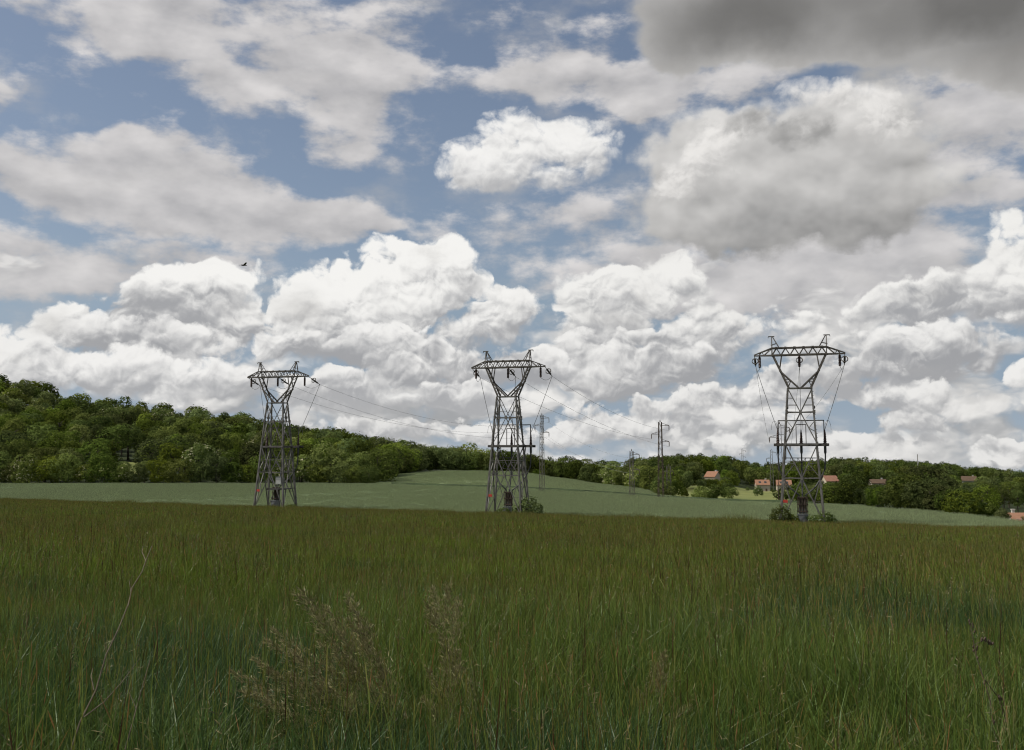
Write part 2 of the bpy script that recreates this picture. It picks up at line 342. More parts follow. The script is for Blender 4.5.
# ---------------------------------------------------------------- terrain
# heights are metres below / above the eye; columns by u = x / y, rows by distance y
EDGE = 152.0                                   # the meadow ends on the line y + .48 x = EDGE
def edge_y(u): return EDGE / (1 + .48 * max(u, -.75))
U_COLS = [
 (-.75, [(300, -8.8), (340, -4), (420, 13), (520, 41), (580, 43), (800, 20)]),
 (-.512, [(300, -8.8), (340, -5), (420, 8), (520, 28.5), (570, 30), (800, 15)]),
 (-.40, [(302, -8.9), (340, -6), (420, 3), (520, 16.5), (570, 17), (800, 8)]),
 (-.30, [(303, -9.0), (340, -7), (420, 0), (520, 11.5), (570, 12), (800, 4)]),
 (-.20, [(303, -9.0), (340, -8), (420, -3), (520, 3.2), (570, 3.5), (800, -5)]),
 (-.13, [(300, -9.0), (340, -8.4), (420, -6.5), (500, -5), (570, -5), (800, -12)]),
 (-.08, [(288, -9.2), (400, -6.4), (440, -6.8), (500, -8), (570, -9), (800, -16)]),
 (0.0, [(270, -9.25), (400, -6.9), (440, -9), (500, -11), (570, -12), (800, -18)]),
 (.05, [(258, -9.5), (330, -9.4), (400, -9.6), (450, -13), (570, -14), (800, -19)]),
 (.12, [(240, -9.9), (340, -11.2), (370, -13), (450, -15.5), (570, -15), (700, -14), (800, -18)]),
 (.178, [(222, -10.0), (260, -11.8), (350, -14.6), (450, -16), (560, -14), (650, -10), (800, -14)]),
 (.21, [(212, -10.0), (260, -12.0), (350, -14.8), (450, -17), (560, -16.5), (650, -11), (800, -15)]),
 (.25, [(200, -9.7), (260, -12.3), (350, -15), (450, -18), (560, -20), (700, -19.5), (800, -18)]),
 (.33, [(186, -9.5), (220, -10.8), (350, -16), (500, -18), (600, -17), (700, -14), (800, -14)]),
 (.42, [(162, -9.3), (200, -10.2), (350, -16), (500, -18), (600, -18.5), (700, -17), (800, -17)]),
 (.47, [(146, -9.3), (165, -9.8), (230, -14.5), (350, -17), (500, -19), (600, -19.5), (700, -21), (800, -22)]),
 (.512, [(132, -9.3), (150, -9.8), (215, -15.5), (350, -18), (500, -20), (600, -21), (700, -25), (800, -26)]),
 (.75, [(122, -9.4), (150, -10), (215, -15), (350, -18), (500, -21), (700, -24), (800, -25)]),
]
def _col(c, y):
    u, pts = c; pts = [(edge_y(u), -9.6)] + pts + [(1500, -45), (4000, -130), (12000, -420)]
    if y <= pts[0][0]: return pts[0][1]
    for (a, za), (b, zb) in zip(pts, pts[1:]):
        if y <= b:
            t = (y - a) / (b - a); return za + (zb - za) * t
    return pts[-1][1]
def height(x, y):
    s = y + .48 * x
    mead = -1.75 - (9.6 - 1.75) * max(-40.0, s) / EDGE
    if s <= EDGE or y < 20: return max(mead, -9.6) if y >= 20 else max(mead, -30)
    u = min(max(x / y, -.75), .75)
    for c0, c1 in zip(U_COLS, U_COLS[1:]):
        if u <= c1[0]:
            t = (u - c0[0]) / (c1[0] - c0[0]); t = t * t * (3 - 2 * t) * .5 + t * .5
            return _col(c0, y) * (1 - t) + _col(c1, y) * t
    return _col(U_COLS[-1], y)
def ground_hit(px, py, y0=60, y1=1200):
    d = ray(px, py); y = y0
    while y < y1:
        if d.z * y <= height(d.x * y, y): return Vector((d.x * y, y, height(d.x * y, y)))
        y += .5
    return None
def on_ground(px, Y, dz=0.0):
    u = (px - W_PX / 2) / F_PX * (math.cos(PITCH)); x = u * Y
    return Vector((x, Y, height(x, Y) + dz))

def lerp_tab(tab, u):
    if u <= tab[0][0]: return tab[0][1]
    for (a, va), (b, vb) in zip(tab, tab[1:]):
        if u <= b: return va + (vb - va) * (u - a) / (b - a)
    return tab[-1][1]
NEAR_END = [(-.75, 296), (-.2, 304), (-.13, 301), (-.08, 288), (0, 270), (.05, 258), (.12, 240), (.178, 222), (.25, 200), (.33, 186), (.42, 160), (.47, 146), (.512, 132), (.75, 120)]
FAR_END = [(-.145, 302), (-.12, 360), (-.10, 385), (-.08, 400), (0, 402), (.05, 396), (.12, 336), (.17, 250), (.20, 214)]

def ribbon(name, u0, u1, nu, y0, y1, ny, dz, mat, skirt=0.0):
    """A sheet between two border lines, lying dz above the terrain."""
    vs, fs = [], []
    for i in range(nu + 1):
        u = u0 + (u1 - u0) * i / nu; a, b = y0(u), y1(u)
        for j in range(ny + 1):
            y = a + (b - a) * (j / ny); vs.append((u * y, y, height(u * y, y) + (dz if j else dz - skirt)))
    for i in range(nu):
        for j in range(ny):
            k = i * (ny + 1) + j; fs.append((k, k + ny + 1, k + ny + 2, k + 1))
    o = link(name, np_mesh(name, vs, fs, mat, True)); tag(o, kind='structure'); return o

def field_mat(name, c1, c2, big, fine, bump=.6, rows=None):
    m = bpy.data.materials.new(name); m.use_nodes = True; x = NX(m.node_tree); bs = x.n['Principled BSDF']
    pos = x.n.new('ShaderNodeNewGeometry').outputs['Position']
    nb = x.noise(pos, big, 4, .55); nf = x.noise(pos, fine, 4, .7)
    t = x.m('ADD', x.m('MULTIPLY', x.smooth(nb, .3, .7), .55), x.m('MULTIPLY', x.smooth(nf, .25, .75), .45), clamp=True)
    q3 = x.mapping(pos, (0, 0, 0), (.012, .11, 0)); n3 = x.noise(q3, 1.0, 3, .6)
    n4 = x.noise(pos, fine * 4.5, 2, .6)
    t = x.m('ADD', t, x.m('ADD', x.m('MULTIPLY', x.m('SUBTRACT', n3, .5), 1.8), x.m('MULTIPLY', x.m('SUBTRACT', n4, .5), 1.2)), clamp=True)
    if rows:
        q = x.m('SINE', x.vm('DOT_PRODUCT', pos, rows)); t = x.m('SUBTRACT', t, x.m('MULTIPLY', x.smooth(q, .93, 1.0), .5), clamp=True)
    x.l.new(x.mix(t, c1, c2), bs.inputs['Base Color'])
    bs.inputs['Roughness'].default_value = .9; bs.inputs['Specular IOR Level'].default_value = .15
    b = x.n.new('ShaderNodeBump'); b.inputs['Strength'].default_value = bump; b.inputs['Distance'].default_value = .25
    x.l.new(nf, b.inputs['Height']); x.l.new(b.outputs[0], bs.inputs['Normal'])
    return m
M_soil = field_mat('meadow_soil', (.030, .034, .012), (.055, .052, .022), .2, 3.0)
M_wheat = field_mat('green_wheat', (.086, .119, .050), (.143, .182, .094), .022, 1.1, .5)
M_wheat_far = field_mat('pale_wheat', (.11, .148, .062), (.176, .21, .108), .03, 1.0, .5)
M_dip_shade = field_mat('dip_shade_strip', (.024, .036, .014), (.045, .065, .026), .1, 1.8)  # dark green tone that stands in for shade in the dip
M_pasture = field_mat('pasture_grass', (.10, .13, .035), (.22, .22, .075), .06, .8)
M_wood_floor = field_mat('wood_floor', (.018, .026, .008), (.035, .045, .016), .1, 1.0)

def axis(lim_lo, lim_hi, dense, step, growth=1.22):
    a = [0.0]; s = step
    while a[-1] < lim_hi:
        if a[-1] >= dense: s *= growth
        a.append(a[-1] + s)
    b = [0.0]; s = step
    while b[-1] < lim_lo:
        if b[-1] >= dense: s *= growth
        b.append(b[-1] + s)
    return [-v for v in b[:0:-1]] + a
xs = axis(6000, 6000, 420, 5.0); ys = [y for y in axis(400, 9000, 700, 5.0)]
gv = [(x, y, height(x, y) - (.0 if y + .48 * x < EDGE + 5 else .35)) for x in xs for y in ys]
ny_ = len(ys); gf = [(i * ny_ + j, (i + 1) * ny_ + j, (i + 1) * ny_ + j + 1, i * ny_ + j + 1) for i in range(len(xs) - 1) for j in range(ny_ - 1)]
gm = np_mesh("ground", gv, gf, [M_soil, M_wood_floor], True)
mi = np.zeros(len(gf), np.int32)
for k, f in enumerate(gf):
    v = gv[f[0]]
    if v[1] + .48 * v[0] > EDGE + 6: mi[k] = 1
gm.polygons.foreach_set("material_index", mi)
tag(link("ground", gm), kind='structure')

CROP = .40
ribbon("wheat_field", -.74, .74, 150, lambda u: edge_y(u) + .8, lambda u: lerp_tab(NEAR_END, u), 46, CROP, M_wheat, CROP)
ribbon("dip_shade_strip", -.12, .30, 70, lambda u: lerp_tab(NEAR_END, u) + .05, lambda u: lerp_tab(NEAR_END, u) + 3.2, 3, CROP + .45, M_dip_shade, .45)  # added dark strip: paints the shaded dip at the wheat's far edge
ribbon("upper_wheat_field", -.14, .198, 70, lambda u: min(lerp_tab(NEAR_END, u) + 3.3, lerp_tab(FAR_END, u) - .5), lambda u: lerp_tab(FAR_END, u), 36, CROP, M_wheat_far)
ribbon("pasture", .10, .315, 50, lambda u: max(lerp_tab(NEAR_END, u) + 3.3, lerp_tab(FAR_END, u) + .3 if u < .2 else 0), lambda u: 545 - max(0, .19 - u) * 1200, 40, .1, M_pasture)
ribbon("hillside_clearing", -.418, -.372, 10, lambda u: 338, lambda u: 372, 10, .1, M_pasture)
# ---------------------------------------------------------------- materials for built things
def metal_mat(name, c1, c2, scale=.9, rough=.55, metallic=.0):
    m = bpy.data.materials.new(name); m.use_nodes = True; x = NX(m.node_tree); bs = x.n['Principled BSDF']
    pos = x.n.new('ShaderNodeTexCoord').outputs['Object']
    n1 = x.noise(pos, scale, 5, .65); t = x.smooth(n1, .38, .66)
    x.l.new(x.mix(t, c1, c2), bs.inputs['Base Color'])
    bs.inputs['Roughness'].default_value = rough; bs.inputs['Metallic'].default_value = metallic
    return m
M_steel = metal_mat('galvanised_steel', (.16, .15, .132), (.085, .076, .063), 1.1)
M_steel_old = metal_mat('weathered_steel', (.105, .092, .075), (.055, .047, .037), 1.4, .7)
M_dark = metal_mat('dark_steel', (.05, .045, .04), (.09, .08, .065), 2.0, .7)
M_porc = metal_mat('brown_porcelain', (.040, .020, .014), (.065, .032, .022), 5.0, .6)
M_glass = metal_mat('glass_insulator', (.16, .20, .19), (.25, .28, .26), 8.0, .2)
M_cable = metal_mat('cable_sheath', (.03, .03, .03), (.05, .05, .05), 3.0, .6)
M_alu = metal_mat('aluminium_wire', (.12, .12, .12), (.17, .17, .17), .2, .5)
M_grey = metal_mat('grey_enamel', (.17, .175, .175), (.12, .125, .12), 2.5, .5)
M_red = metal_mat('red_enamel', (.50, .045, .025), (.40, .05, .03), 4.0, .5)
M_white = metal_mat('white_enamel', (.45, .45, .42), (.36, .35, .32), 3.0, .5)
M_conc = metal_mat('concrete', (.32, .31, .28), (.24, .23, .20), 3.0, .9)
M_rust = metal_mat('rusty_steel', (.065, .042, .028), (.04, .028, .02), 2.0, .8)

HXT = [(0, 2.75), (10.85, 1.98), (15.0, 1.72), (18.1, 1.48)]
HYT = [(0, 2.3), (10.85, 1.5), (15.0, 1.1), (18.1, .75)]
def hx(z): return lerp_tab(HXT, z)
def hy(z): return lerp_tab(HYT, z)
def cnr(sx, sy, z): return Vector((sx * hx(z), sy * hy(z), z))

def face(mb, A, B, wide):
    """Lattice of one side of the body; A and B give the two corners at a height."""
    ang = lambda p, q, w: mb.bar(p, q, w, w * .7)
    def X(z0, z1, w):
        zc = z0 + (z1 - z0) * (B(z0) - A(z0)).length / ((B(z0) - A(z0)).length + (B(z1) - A(z1)).length)
        ang(A(z0), B(z1), w); ang(B(z0), A(z1), w)
        c = (A(zc) + B(zc)) / 2; mb.box(c, (.34, .34, .40)); return zc
    zc = X(.45, 10.75, .15)
    ang(A(zc), B(zc), .13)
    m0, m1 = (A(.45).lerp(B(10.75), .27)), (B(.45).lerp(A(10.75), .27))
    ang(A(1.25), A(.45).lerp(B(10.75), .08), .09); ang(B(1.25), B(.45).lerp(A(10.75), .08), .09)
    ang(A(3.3), m0, .08); ang(B(3.3), m1, .08); ang(A(zc), m0, .08); ang(B(zc), m1, .08)
    n0, n1 = A(10.75).lerp(B(.45), .24), B(10.75).lerp(A(.45), .24)
    ang(A(zc), n0, .08); ang(B(zc), n1, .08); ang(A(8.4), n0, .07); ang(B(8.4), n1, .07); ang(A(8.6), B(8.6), .09)
    ang(A(10.75), B(10.75), .15)
    zd = X(10.9, 18.0, .13)
    ang(A(zd), B(zd), .12)
    for z0, z1, f in ((12.4, 13.1, .28), (13.9, 13.1, .28)):
        ang(A(z0), A(10.9).lerp(B(18.0), f), .07); ang(B(z0), B(10.9).lerp(A(18.0), f), .07)
    for z in (15.9, 16.8):
        ang(A(z), A(18.0).lerp(B(10.9), (18 - z) / 7.1), .07); ang(B(z), B(18.0).lerp(A(10.9), (18 - z) / 7.1), .07)
    ang(A(18.1), B(18.1), .20)

def droop(p, q, sag, n=10):
    p, q = Vector(p), Vector(q)
    return [p.lerp(q, i / n) - Vector((0, 0, sag * 4 * (i / n) * (1 - i / n))) for i in range(n + 1)]

def make_pylon(loc, rz, scale, line_az, label, drop=0.0, white_box=False, low_deck=False, lamp=None):
    root = empty("lattice_pylon", loc, rz, scale)
    tag(root, label, "pylon", "large lattice pylons in a line across the field edge")
    P = lambda mb, n, m, par=root: mb.build(n, m, par)
    for sx in (-1, 1):                                              # four legs with step bolts
        for sy in (-1, 1):
            mb = MB(); zz = [-.4, 5.5, 10.85, 15.0, 18.1]
            for a, b in zip(zz, zz[1:]): mb.angle(cnr(sx, sy, a) if a > 0 else cnr(sx, sy, 0) + Vector((sx * .03, sy * .02, a)), cnr(sx, sy, b), .20 if a < 10 else .165, .055)
            for z in (5.5, 10.85, 15.0): mb.box(cnr(sx, sy, z), (.30, .30, .42))
            if (sx, sy) == (-1, -1) or (sx, sy) == (1, 1):
                for k in range(34):
                    z = 1.2 + k * .5; mb.bar(cnr(sx, sy, z), cnr(sx, sy, z) + Vector((sx * .20, 0, 0)), .05)
            leg = P(mb, "leg", M_steel)
            f = MB(); f.box(cnr(sx, sy, 0) + Vector((0, 0, -.12)), (.85, .85, .5)); f.build("footing", M_conc, leg)
    for s in (-1, 1):
        mb = MB(); face(mb, lambda z: cnr(-1, s, z), lambda z: cnr(1, s, z), True); P(mb, "bracing", M_steel)
        mb = MB(); face(mb, lambda z: cnr(s, -1, z), lambda z: cnr(s, 1, z), False); P(mb, "bracing", M_steel)
    mb = MB()                                                       # plan bracing of the waist
    mb.bar(cnr(-1, -1, 18.1), cnr(1, 1, 18.1), .1); mb.bar(cnr(-1, 1, 18.1), cnr(1, -1, 18.1), .1); P(mb, 'plan_bracing', M_steel_old); mb = MB()
    mb.bar(cnr(-1, -1, 15), cnr(1, 1, 15), .08); mb.bar(cnr(-1, 1, 15), cnr(1, -1, 15), .08); P(mb, 'plan_bracing', M_steel_old)
    for s in (-1, 1):                                               # the two arms of the V-shaped neck
        mb = MB()
        for t in (-1, 1):
            w0 = Vector((s * 1.48, t * .75, 18.1)); w1 = Vector((s * 3.45, t * .6, 22.5)); k = w0.lerp(w1, .54)
            mb.angle(w0, w1, .19, .05)
            mb.bar(Vector((s * .12, t * .75, 18.12)), k, .23, .17)
            mb.bar(k, Vector((s * 2.22, t * .6, 22.5)), .13, .1)
            mb.bar(w0.lerp(w1, .27), Vector((s * .12, t * .75, 18.12)).lerp(k, .5), .07); mb.bar(Vector((s * 1.5, t * .75, 18.15)), Vector((s * .12, t * .75, 18.12)).lerp(k, .42), .07)
            mb.bar(w0.lerp(w1, .16), Vector((s * .12, t * .75, 18.12)).lerp(k, .42), .06)
        for f in (.2, .4, .54, .7, .85):
            mb.bar(Vector((s * (1.48 + 1.97 * f), -.75 + .15 * f, 18.1 + 4.4 * f)), Vector((s * (1.48 + 1.97 * min(1, f + .14)), .75 - .15 * f, 18.1 + 4.4 * min(1, f + .14))), .07)
        P(mb, "neck_arm", M_steel_old)
    mb = MB()                                                       # crossarm box girder
    zt, zb = 23.45, 22.5
    for t in (-1, 1):
        y = .6 * t
        mb.bar((-3.55, y, zb), (3.55, y, zb), .20, .17); mb.bar((-3.45, y, zt), (3.45, y, zt), .18, .15)
        for s in (-1, 1):
            mb.bar((s * 3.55, y, zb), (s * 5.75, .12 * t, zb), .15, .13); mb.bar((s * 3.45, y, zt), (s * 5.75, .12 * t, zb + .1), .15, .12)
            mb.bar((s * 3.45, y, zb), (s * 3.45, y, zt), .12)
            mb.bar((s * 3.45, y, zt), (s * 4.5, y * .72, zb), .08); mb.bar((s * 4.5, y * .72, zb), (s * 4.75, y * .62, zt - .42), .08); mb.bar((s * 4.75, y * .62, zt - .42), (s * 5.15, y * .4, zb), .08)
        n = 6
        for i in range(n):
            a = -3.45 + 6.9 * i / n; c = a + 3.45 / n; b = a + 6.9 / n
            mb.bar((a, y, zb), (c, y, zt), .09); mb.bar((c, y, zt), (b, y, zb), .09)
            mb.box((c, y, zt), (.3, .04, .26))
    for x in (-5.05, -3.45, -2.2, 0, 2.2, 3.45, 5.05):
        w = .6 if abs(x) < 4 else .3; mb.bar((x, -w, zb), (x, w, zb), .1)
        if abs(x) < 4: mb.bar((x, -.6, zt), (x, .6, zt), .09)
    for i in range(8): mb.bar((-3.6 + .9 * i, -.6 if i % 2 else .6, zb), (-2.7 + .9 * i, .6 if i % 2 else -.6, zb), .07)
    P(mb, "crossarm", M_steel_old)
    for s in (-1, 1):
        mb = MB()
        for t in (-1, 1):
            mb.bar((s * 3.45, .55 * t, zt), (s * 3.45, .05 * t, 25.0), .11); mb.bar((s * 2.5, .55 * t, zt), (s * 3.35, .05 * t, 25.0), .09)
            mb.bar((s * 3.58, .42 * t, zt + .4), (s * 2.9, .33 * t, zt + .62), .06)
        mb.bar((s * 3.1, 0, 25.02), (s * 3.9, 0, 25.02), .12); mb.bar((s * 3.9, 0, 25.0), (s * 3.9, 0, 24.8), .08)
        P(mb, "earth_wire_peak", M_steel_old)
    # hanging post insulators, tension strings with rings, jumpers and droppers
    la = line_az - (-rz)                                            # the line's direction seen in the pylon's own axes
    ld = Vector((math.sin(la), math.cos(la), -.42)).normalized(); ends = []
    deck_y, deck_z = 1.9, 10.85
    for x in (-5.05, 0.0, 5.05):
        prof = [(0, .06)] + [(.12 + .1 * k, .19 if k % 2 else .14) for k in range(14)] + [(1.55, .05)]
        mb = MB(); mb.lathe((x, 0, zb - .08), (0, 0, -1), prof, 8); P(mb, "post_insulator", M_porc)
        ax = x * 5.7 / 5.05
        a0 = Vector((ax, .15, zb - .05)); e = a0 + ld * 3.0; ends.append(e)
        mb = MB(); mb.tube([a0, a0 + ld * .7], .045); mb.lathe(a0 + ld * .7, ld, [(0, .05)] + [(.05 + .085 * k, .15 if k % 2 else .07) for k in range(20)] + [(1.8, .05)], 8)
        mb.tube([a0 + ld * 2.4, e], .05); ts = P(mb, "tension_insulator", M_dark)
        side = ld.cross(Vector((0, 0, 1))).normalized(); upv = side.cross(ld).normalized()
        for q, nm in ((1.35, "arcing_ring"),):
            mb = MB(); pts = [a0 + ld * q + (side * math.cos(t) + upv * math.sin(t)) * .40 for t in [2 * math.pi * i / 14 for i in range(15)]]
            mb.tube(pts, .07, 6); mb.build(nm, M_steel_old, ts)
        bx = x * 3.0 / 5.05
        top = Vector((bx, deck_y, deck_z + 1.85))
        mb = MB(); mb.tube(droop(e, top, .15, 8), .038, 5); P(mb, "dropper_wire", M_alu)
        mb = MB(); mb.tube(droop(e, (x, .0, zb - 1.6), .5, 8), .028, 5); P(mb, "jumper_wire", M_alu)
        mb = MB(); loop = [top + Vector((math.copysign(.5, x or 1) * (1 - math.cos(t)) * .8 * (1 if x else .3), 0, math.sin(t) * 1.25)) for t in [math.pi * i / 10 for i in range(11)]]
        mb.tube(loop, .022, 5); P(mb, "jumper_loop", M_alu)
        mb = MB(); mb.lathe((bx, deck_y, deck_z), (0, 0, 1), [(0, .26), (.12, .26), (.14, .2)] + [(.2 + .11 * k, (.24 if k % 2 else .16) * (1 - .035 * k)) for k in range(13)] + [(1.75, .07), (1.9, .05)], 10)
        P(mb, "cable_bushing", M_porc)
        # the buried cable comes down from the bushing to the foot
        cx = x / 5.05 * .35
        pts = [Vector((bx, deck_y, deck_z - .2)), Vector((bx, deck_y, 9.2)), Vector((bx * .97, deck_y - .05, 7.6)), Vector((bx * .80, 1.6, 6.4)), Vector((bx * .55, 1.2, 5.2)), Vector((cx * 1.3, .7, 4.2)), Vector((cx, .3, 3.2)), Vector((cx, 0, .2))]
        mb = MB(); mb.tube(pts, .10, 7)
        mb.lathe((bx, deck_y, deck_z - .2), (0, 0, -1), [(0, .17), (.9, .17), (1.1, .11)], 8); P(mb, "power_cable", M_cable)
    # platform, gantry, switch frame
    mb = MB(); mb.box((.0, deck_y, deck_z), (7.0, 1.7, .14)); mb.bar((-3.5, 1.1, deck_z - .16), (3.5, 1.1, deck_z - .16), .2, .26); mb.bar((-3.5, 2.7, deck_z - .16), (3.5, 2.7, deck_z - .16), .2, .26)
    for x in (-2.0, 2.0): mb.bar((x, 1.2, deck_z - .2), (x, 2.7, deck_z - .2), .14); mb.bar((x, 2.6, deck_z - .3), (x, hy(8.8), 8.8), .12)
    mb.bar((-2.1, -1.5, deck_z - .06), (-2.1, 1.2, deck_z - .06), .16); mb.bar((2.1, -1.5, deck_z - .06), (2.1, 1.2, deck_z - .06), .16)
    P(mb, "platform", M_dark)
    mb = MB()
    for x in (-2.9, 2.9): mb.bar((x, deck_y + .2, deck_z), (x, deck_y + .2, 13.95), .11)
    mb.bar((-2.95, deck_y + .2, 13.95), (2.95, deck_y + .2, 13.95), .13); mb.bar((-2.9, deck_y + .2, 12.1), (-2.2, deck_y - .2, 12.1), .06)
    P(mb, "gantry_frame", M_dark)
    mb = MB()
    for x in (-.62, .62): mb.bar((x, deck_y - .5, deck_z), (x, deck_y - .5, 13.4), .10)
    mb.bar((-.62, deck_y - .5, 13.4), (.62, deck_y - .5, 13.4), .10); P(mb, "switch_frame", M_rust)
    mb = MB(); mb.bar((-2.5, 1.7, 9.0), (2.5, 1.7, 9.0), .11); mb.bar((-1.5, 1.7, 7.4), (1.5, 1.7, 7.4), .08)
    for x in (-1.4, -.5, .5, 1.4): mb.bar((x, 1.7, 9.0), (x * .9, 1.7, 7.4), .06)
    mb.bar((-.5, 1.7, 9.0), (.5, 1.7, 7.4), .06); mb.bar((.5, 1.7, 9.0), (-.5, 1.7, 7.4), .06); P(mb, "cable_rack", M_dark)
    # foot of the cables: cabinet, clamps, riser post
    mb = MB(); mb.box((0, 0, .85), (1.3, .8, 1.7)); cab = P(mb, "cabinet", M_grey)
    mb = MB(); mb.box((0, 0, 1.74), (1.42, .92, .07)); mb.build("cabinet_lid", M_grey, cab)
    mb = MB(); mb.box((0, -.41, .85), (1.0, .03, 1.4)); mb.bar((.35, -.44, .8), (.35, -.44, 1.05), .04); mb.build("cabinet_door", M_grey, cab)
    mb = MB(); mb.bar((-.62, .12, 0), (-.62, .12, 4.0), .09); mb.bar((.62, .12, 0), (.62, .12, 4.0), .09)
    for z in (2.1, 3.0, 3.9): mb.bar((-.7, .12, z), (.7, .12, z), .10, .16)
    for x in (-.35, 0, .35): mb.lathe((x, .3, 1.8), (0, 0, 1), [(0, .17), (2.0, .17), (2.2, .07)], 8)
    P(mb, "cable_clamp_frame", M_rust)
    mb = MB(); c = cnr(-1, -1, 3.35); mb.box(c + Vector((.42, -.02, .1)), (.55, .03, .42)); wp = P(mb, "warning_plate", M_red)
    mb = MB(); mb.bar(c + Vector((0, 0, .1)), c + Vector((.75, -.0, .1)), .05); mb.build("plate_bracket", M_steel_old, wp)
    if white_box:
        mb = MB(); c = cnr(1, -1, 5.2); mb.box(c + Vector((-.75, -.05, -.05)), (.95, .35, 1.15)); b = P(mb, "switch_box", M_white)
        mb = MB(); mb.box(c + Vector((-.75, -.05, .55)), (1.1, .5, .06)); mb.box(c + Vector((-.75, -.235, .1)), (.85, .02, .05)); mb.build("switch_box_lid", M_grey, b)
    if low_deck:
        mb = MB(); mb.box((.7, .3, 3.75), (3.45, 2.8, .14)); mb.bar((-1.1, -1.1, 3.66), (2.6, -1.1, 3.66), .12, .2); P(mb, "service_deck", M_dark)
    M = Matrix.Translation(Vector(loc)) @ Matrix.Rotation(rz, 4, 'Z') @ Matrix.Scale(scale, 4)
    return root, [M @ e for e in ends]

RZ = -R(16.5)
PYL = []
for (bx, by, Y, top, azd, lab, kw) in (
    (275.5, 506.5, 173.0, 362, 31, "lattice pylon with a white box near its foot, before the wooded slope", dict(white_box=True, low_deck=True)),
    (508, 514.5, 152.0, 350.5, 24, "lattice pylon with a leafy green bush at its right foot, before the pale wheat", {}),
    (803, 522.5, 133.5, 335.5, 16.5, "largest lattice pylon, with dark bushes at both feet and orange roofs behind", {})):
    b = at(bx, by, Y); b.z = min(b.z, height(b.x, b.y))
    hgt = (at(bx, top, Y) - b).z
    PYL.append(make_pylon(tuple(b), RZ, hgt / 25.05, R(azd), lab, **kw))

# ---------------------------------------------------------------- slender masts
def make_mast(px, base_py, top_py, arms, mat, label, Y=None, w0=1.0, w1=.6, rz=-R(20), bw=1.0):
    g = ground_hit(px, base_py, 190) if Y is None else at(px, base_py, Y)
    hgt = (at(px, top_py, g.y) - g).z
    root = empty("lattice_mast", tuple(g), rz); tag(root, label, "electricity mast", "slender lattice masts behind the large pylons")
    c = lambda sx, sy, z: Vector((sx * (w0 + (w1 - w0) * z / hgt) / 2, sy * (w0 + (w1 - w0) * z / hgt) / 2, z))
    mb = MB()
    for sx in (-1, 1):
        for sy in (-1, 1): mb.bar(c(sx, sy, -.8), c(sx, sy, hgt), .09 * bw)
    mb.build("mast_corner_frame", mat, root)
    mb = MB(); n = max(8, int(hgt / 1.25))
    for i in range(n):
        z0, z1 = hgt * i / n, hgt * (i + 1) / n; s = 1 if i % 2 else -1
        for t in (-1, 1): mb.bar(c(-s, t, z0), c(s, t, z1), .042 * bw); mb.bar(c(t, -s, z0), c(t, s, z1), .042 * bw)
    mb.build("bracing", mat, root)
    mb = MB(); mb.lathe((0, 0, hgt), (0, 0, 1), [(0, .12), (.25, .10), (.5, .05)], 6); mb.build("finial", mat, root)
    att = []
    for (z, dx) in arms:
        z = hgt - z; s = 1 if dx > 0 else -1; x0 = s * .3
        mb = MB(); mb.bar((x0, 0, z), (dx, 0, z), .11); mb.bar((x0, 0, z + .55), (dx, 0, z + .05), .08); mb.bar((x0 + (dx - x0) * .5, 0, z), (x0 + (dx - x0) * .5, 0, z + .3), .06)
        arm = mb.build("arm", mat, root)
        mb = MB(); mb.lathe((dx, 0, z), (0, 0, -1), [(0, .05)] + [(.1 + .1 * k, .12 if k % 2 else .06) for k in range(9)] + [(1.1, .04)], 6); mb.build("insulator", M_porc, arm)
        att.append(Matrix.Translation(g) @ Matrix.Rotation(rz, 4, 'Z') @ Vector((dx, 0, z - 1.1)))
    return root, att
std = [(.8, 2.0), (2.7, -2.0), (4.4, 2.0)]
mA = make_mast(542, 493, 415, std, M_steel_old, "pale grey lattice mast in the wheat just right of the middle pylon", rz=-R(29))
mB = make_mast(661, 500, 422, std, M_rust, "brown lattice mast with dark legs, the tallest of those on the wheat field's far edge", w0=1.15, bw=1.35, rz=-R(22))
mC = make_mast(632, 498, 451, [(.8, 1.9), (2.6, -1.9), (4.3, 1.9)], M_steel_old, "small grey lattice mast farther off before the trees, beside the brown mast with dark legs", rz=-R(30))
mD = make_mast(781, 503, 424, std, M_rust, "dark lattice mast half hidden behind the legs of the largest pylon", Y=205, rz=-R(16))
mE = make_mast(669, 499, 466, [(1.4, 1.2), (1.4, -1.2)], M_steel_old, "faint thin mast with two poles just right of the brown mast with dark legs", Y=262, w0=1.1, w1=.9)
mF = make_mast(772, 488, 450, [(1.0, 1.8), (3.2, -1.8), (5.0, 1.8)], M_steel, "distant pale mast whose tip shows over the trees beside the largest pylon's platform", Y=380, w0=1.3)
mG = make_mast(743, 486, 449, [(1.2, 2.2), (3.4, -2.2), (5.6, 2.2)], M_steel, "very distant faint mast standing in the dip between the two wooded hilltops", Y=720, w0=1.6, w1=.9)

def wire(p, q, sag, label, r=.020, n=28):
    mb = MB(); mb.tube(droop(p, q, sag, n), r, 5)
    o = mb.build("power_line", M_alu); tag(o, label, "power line", "overhead wires from the pylons"); return o
T1, T2, T3 = (p[1] for p in PYL)
NM = ("left arm", "middle", "right arm")
for T, m, sag, who in ((T1, mA[1], 3.4, "white box pylon to the pale grey mast"), (T2, mB[1], 1.5, "middle pylon to the brown mast"), (T3, mD[1], 1.0, "largest pylon to the dark mast behind it")):
    order = [m[1], m[2], m[0]]
    for k in range(3): wire(T[k], order[k], sag, "thin wire from the %s of the %s" % (NM[k], who))
for a, b, s, nm in ((mA[1][0], mC[1][0], 1.8, "upper arm"), (mA[1][1], mC[1][1], 1.8, "single left arm"), (mA[1][2], mC[1][2], 1.8, "lower right arm")):
    wire(a, b, s, "thin wire from the %s of the pale mast to the small mast" % nm, .018)
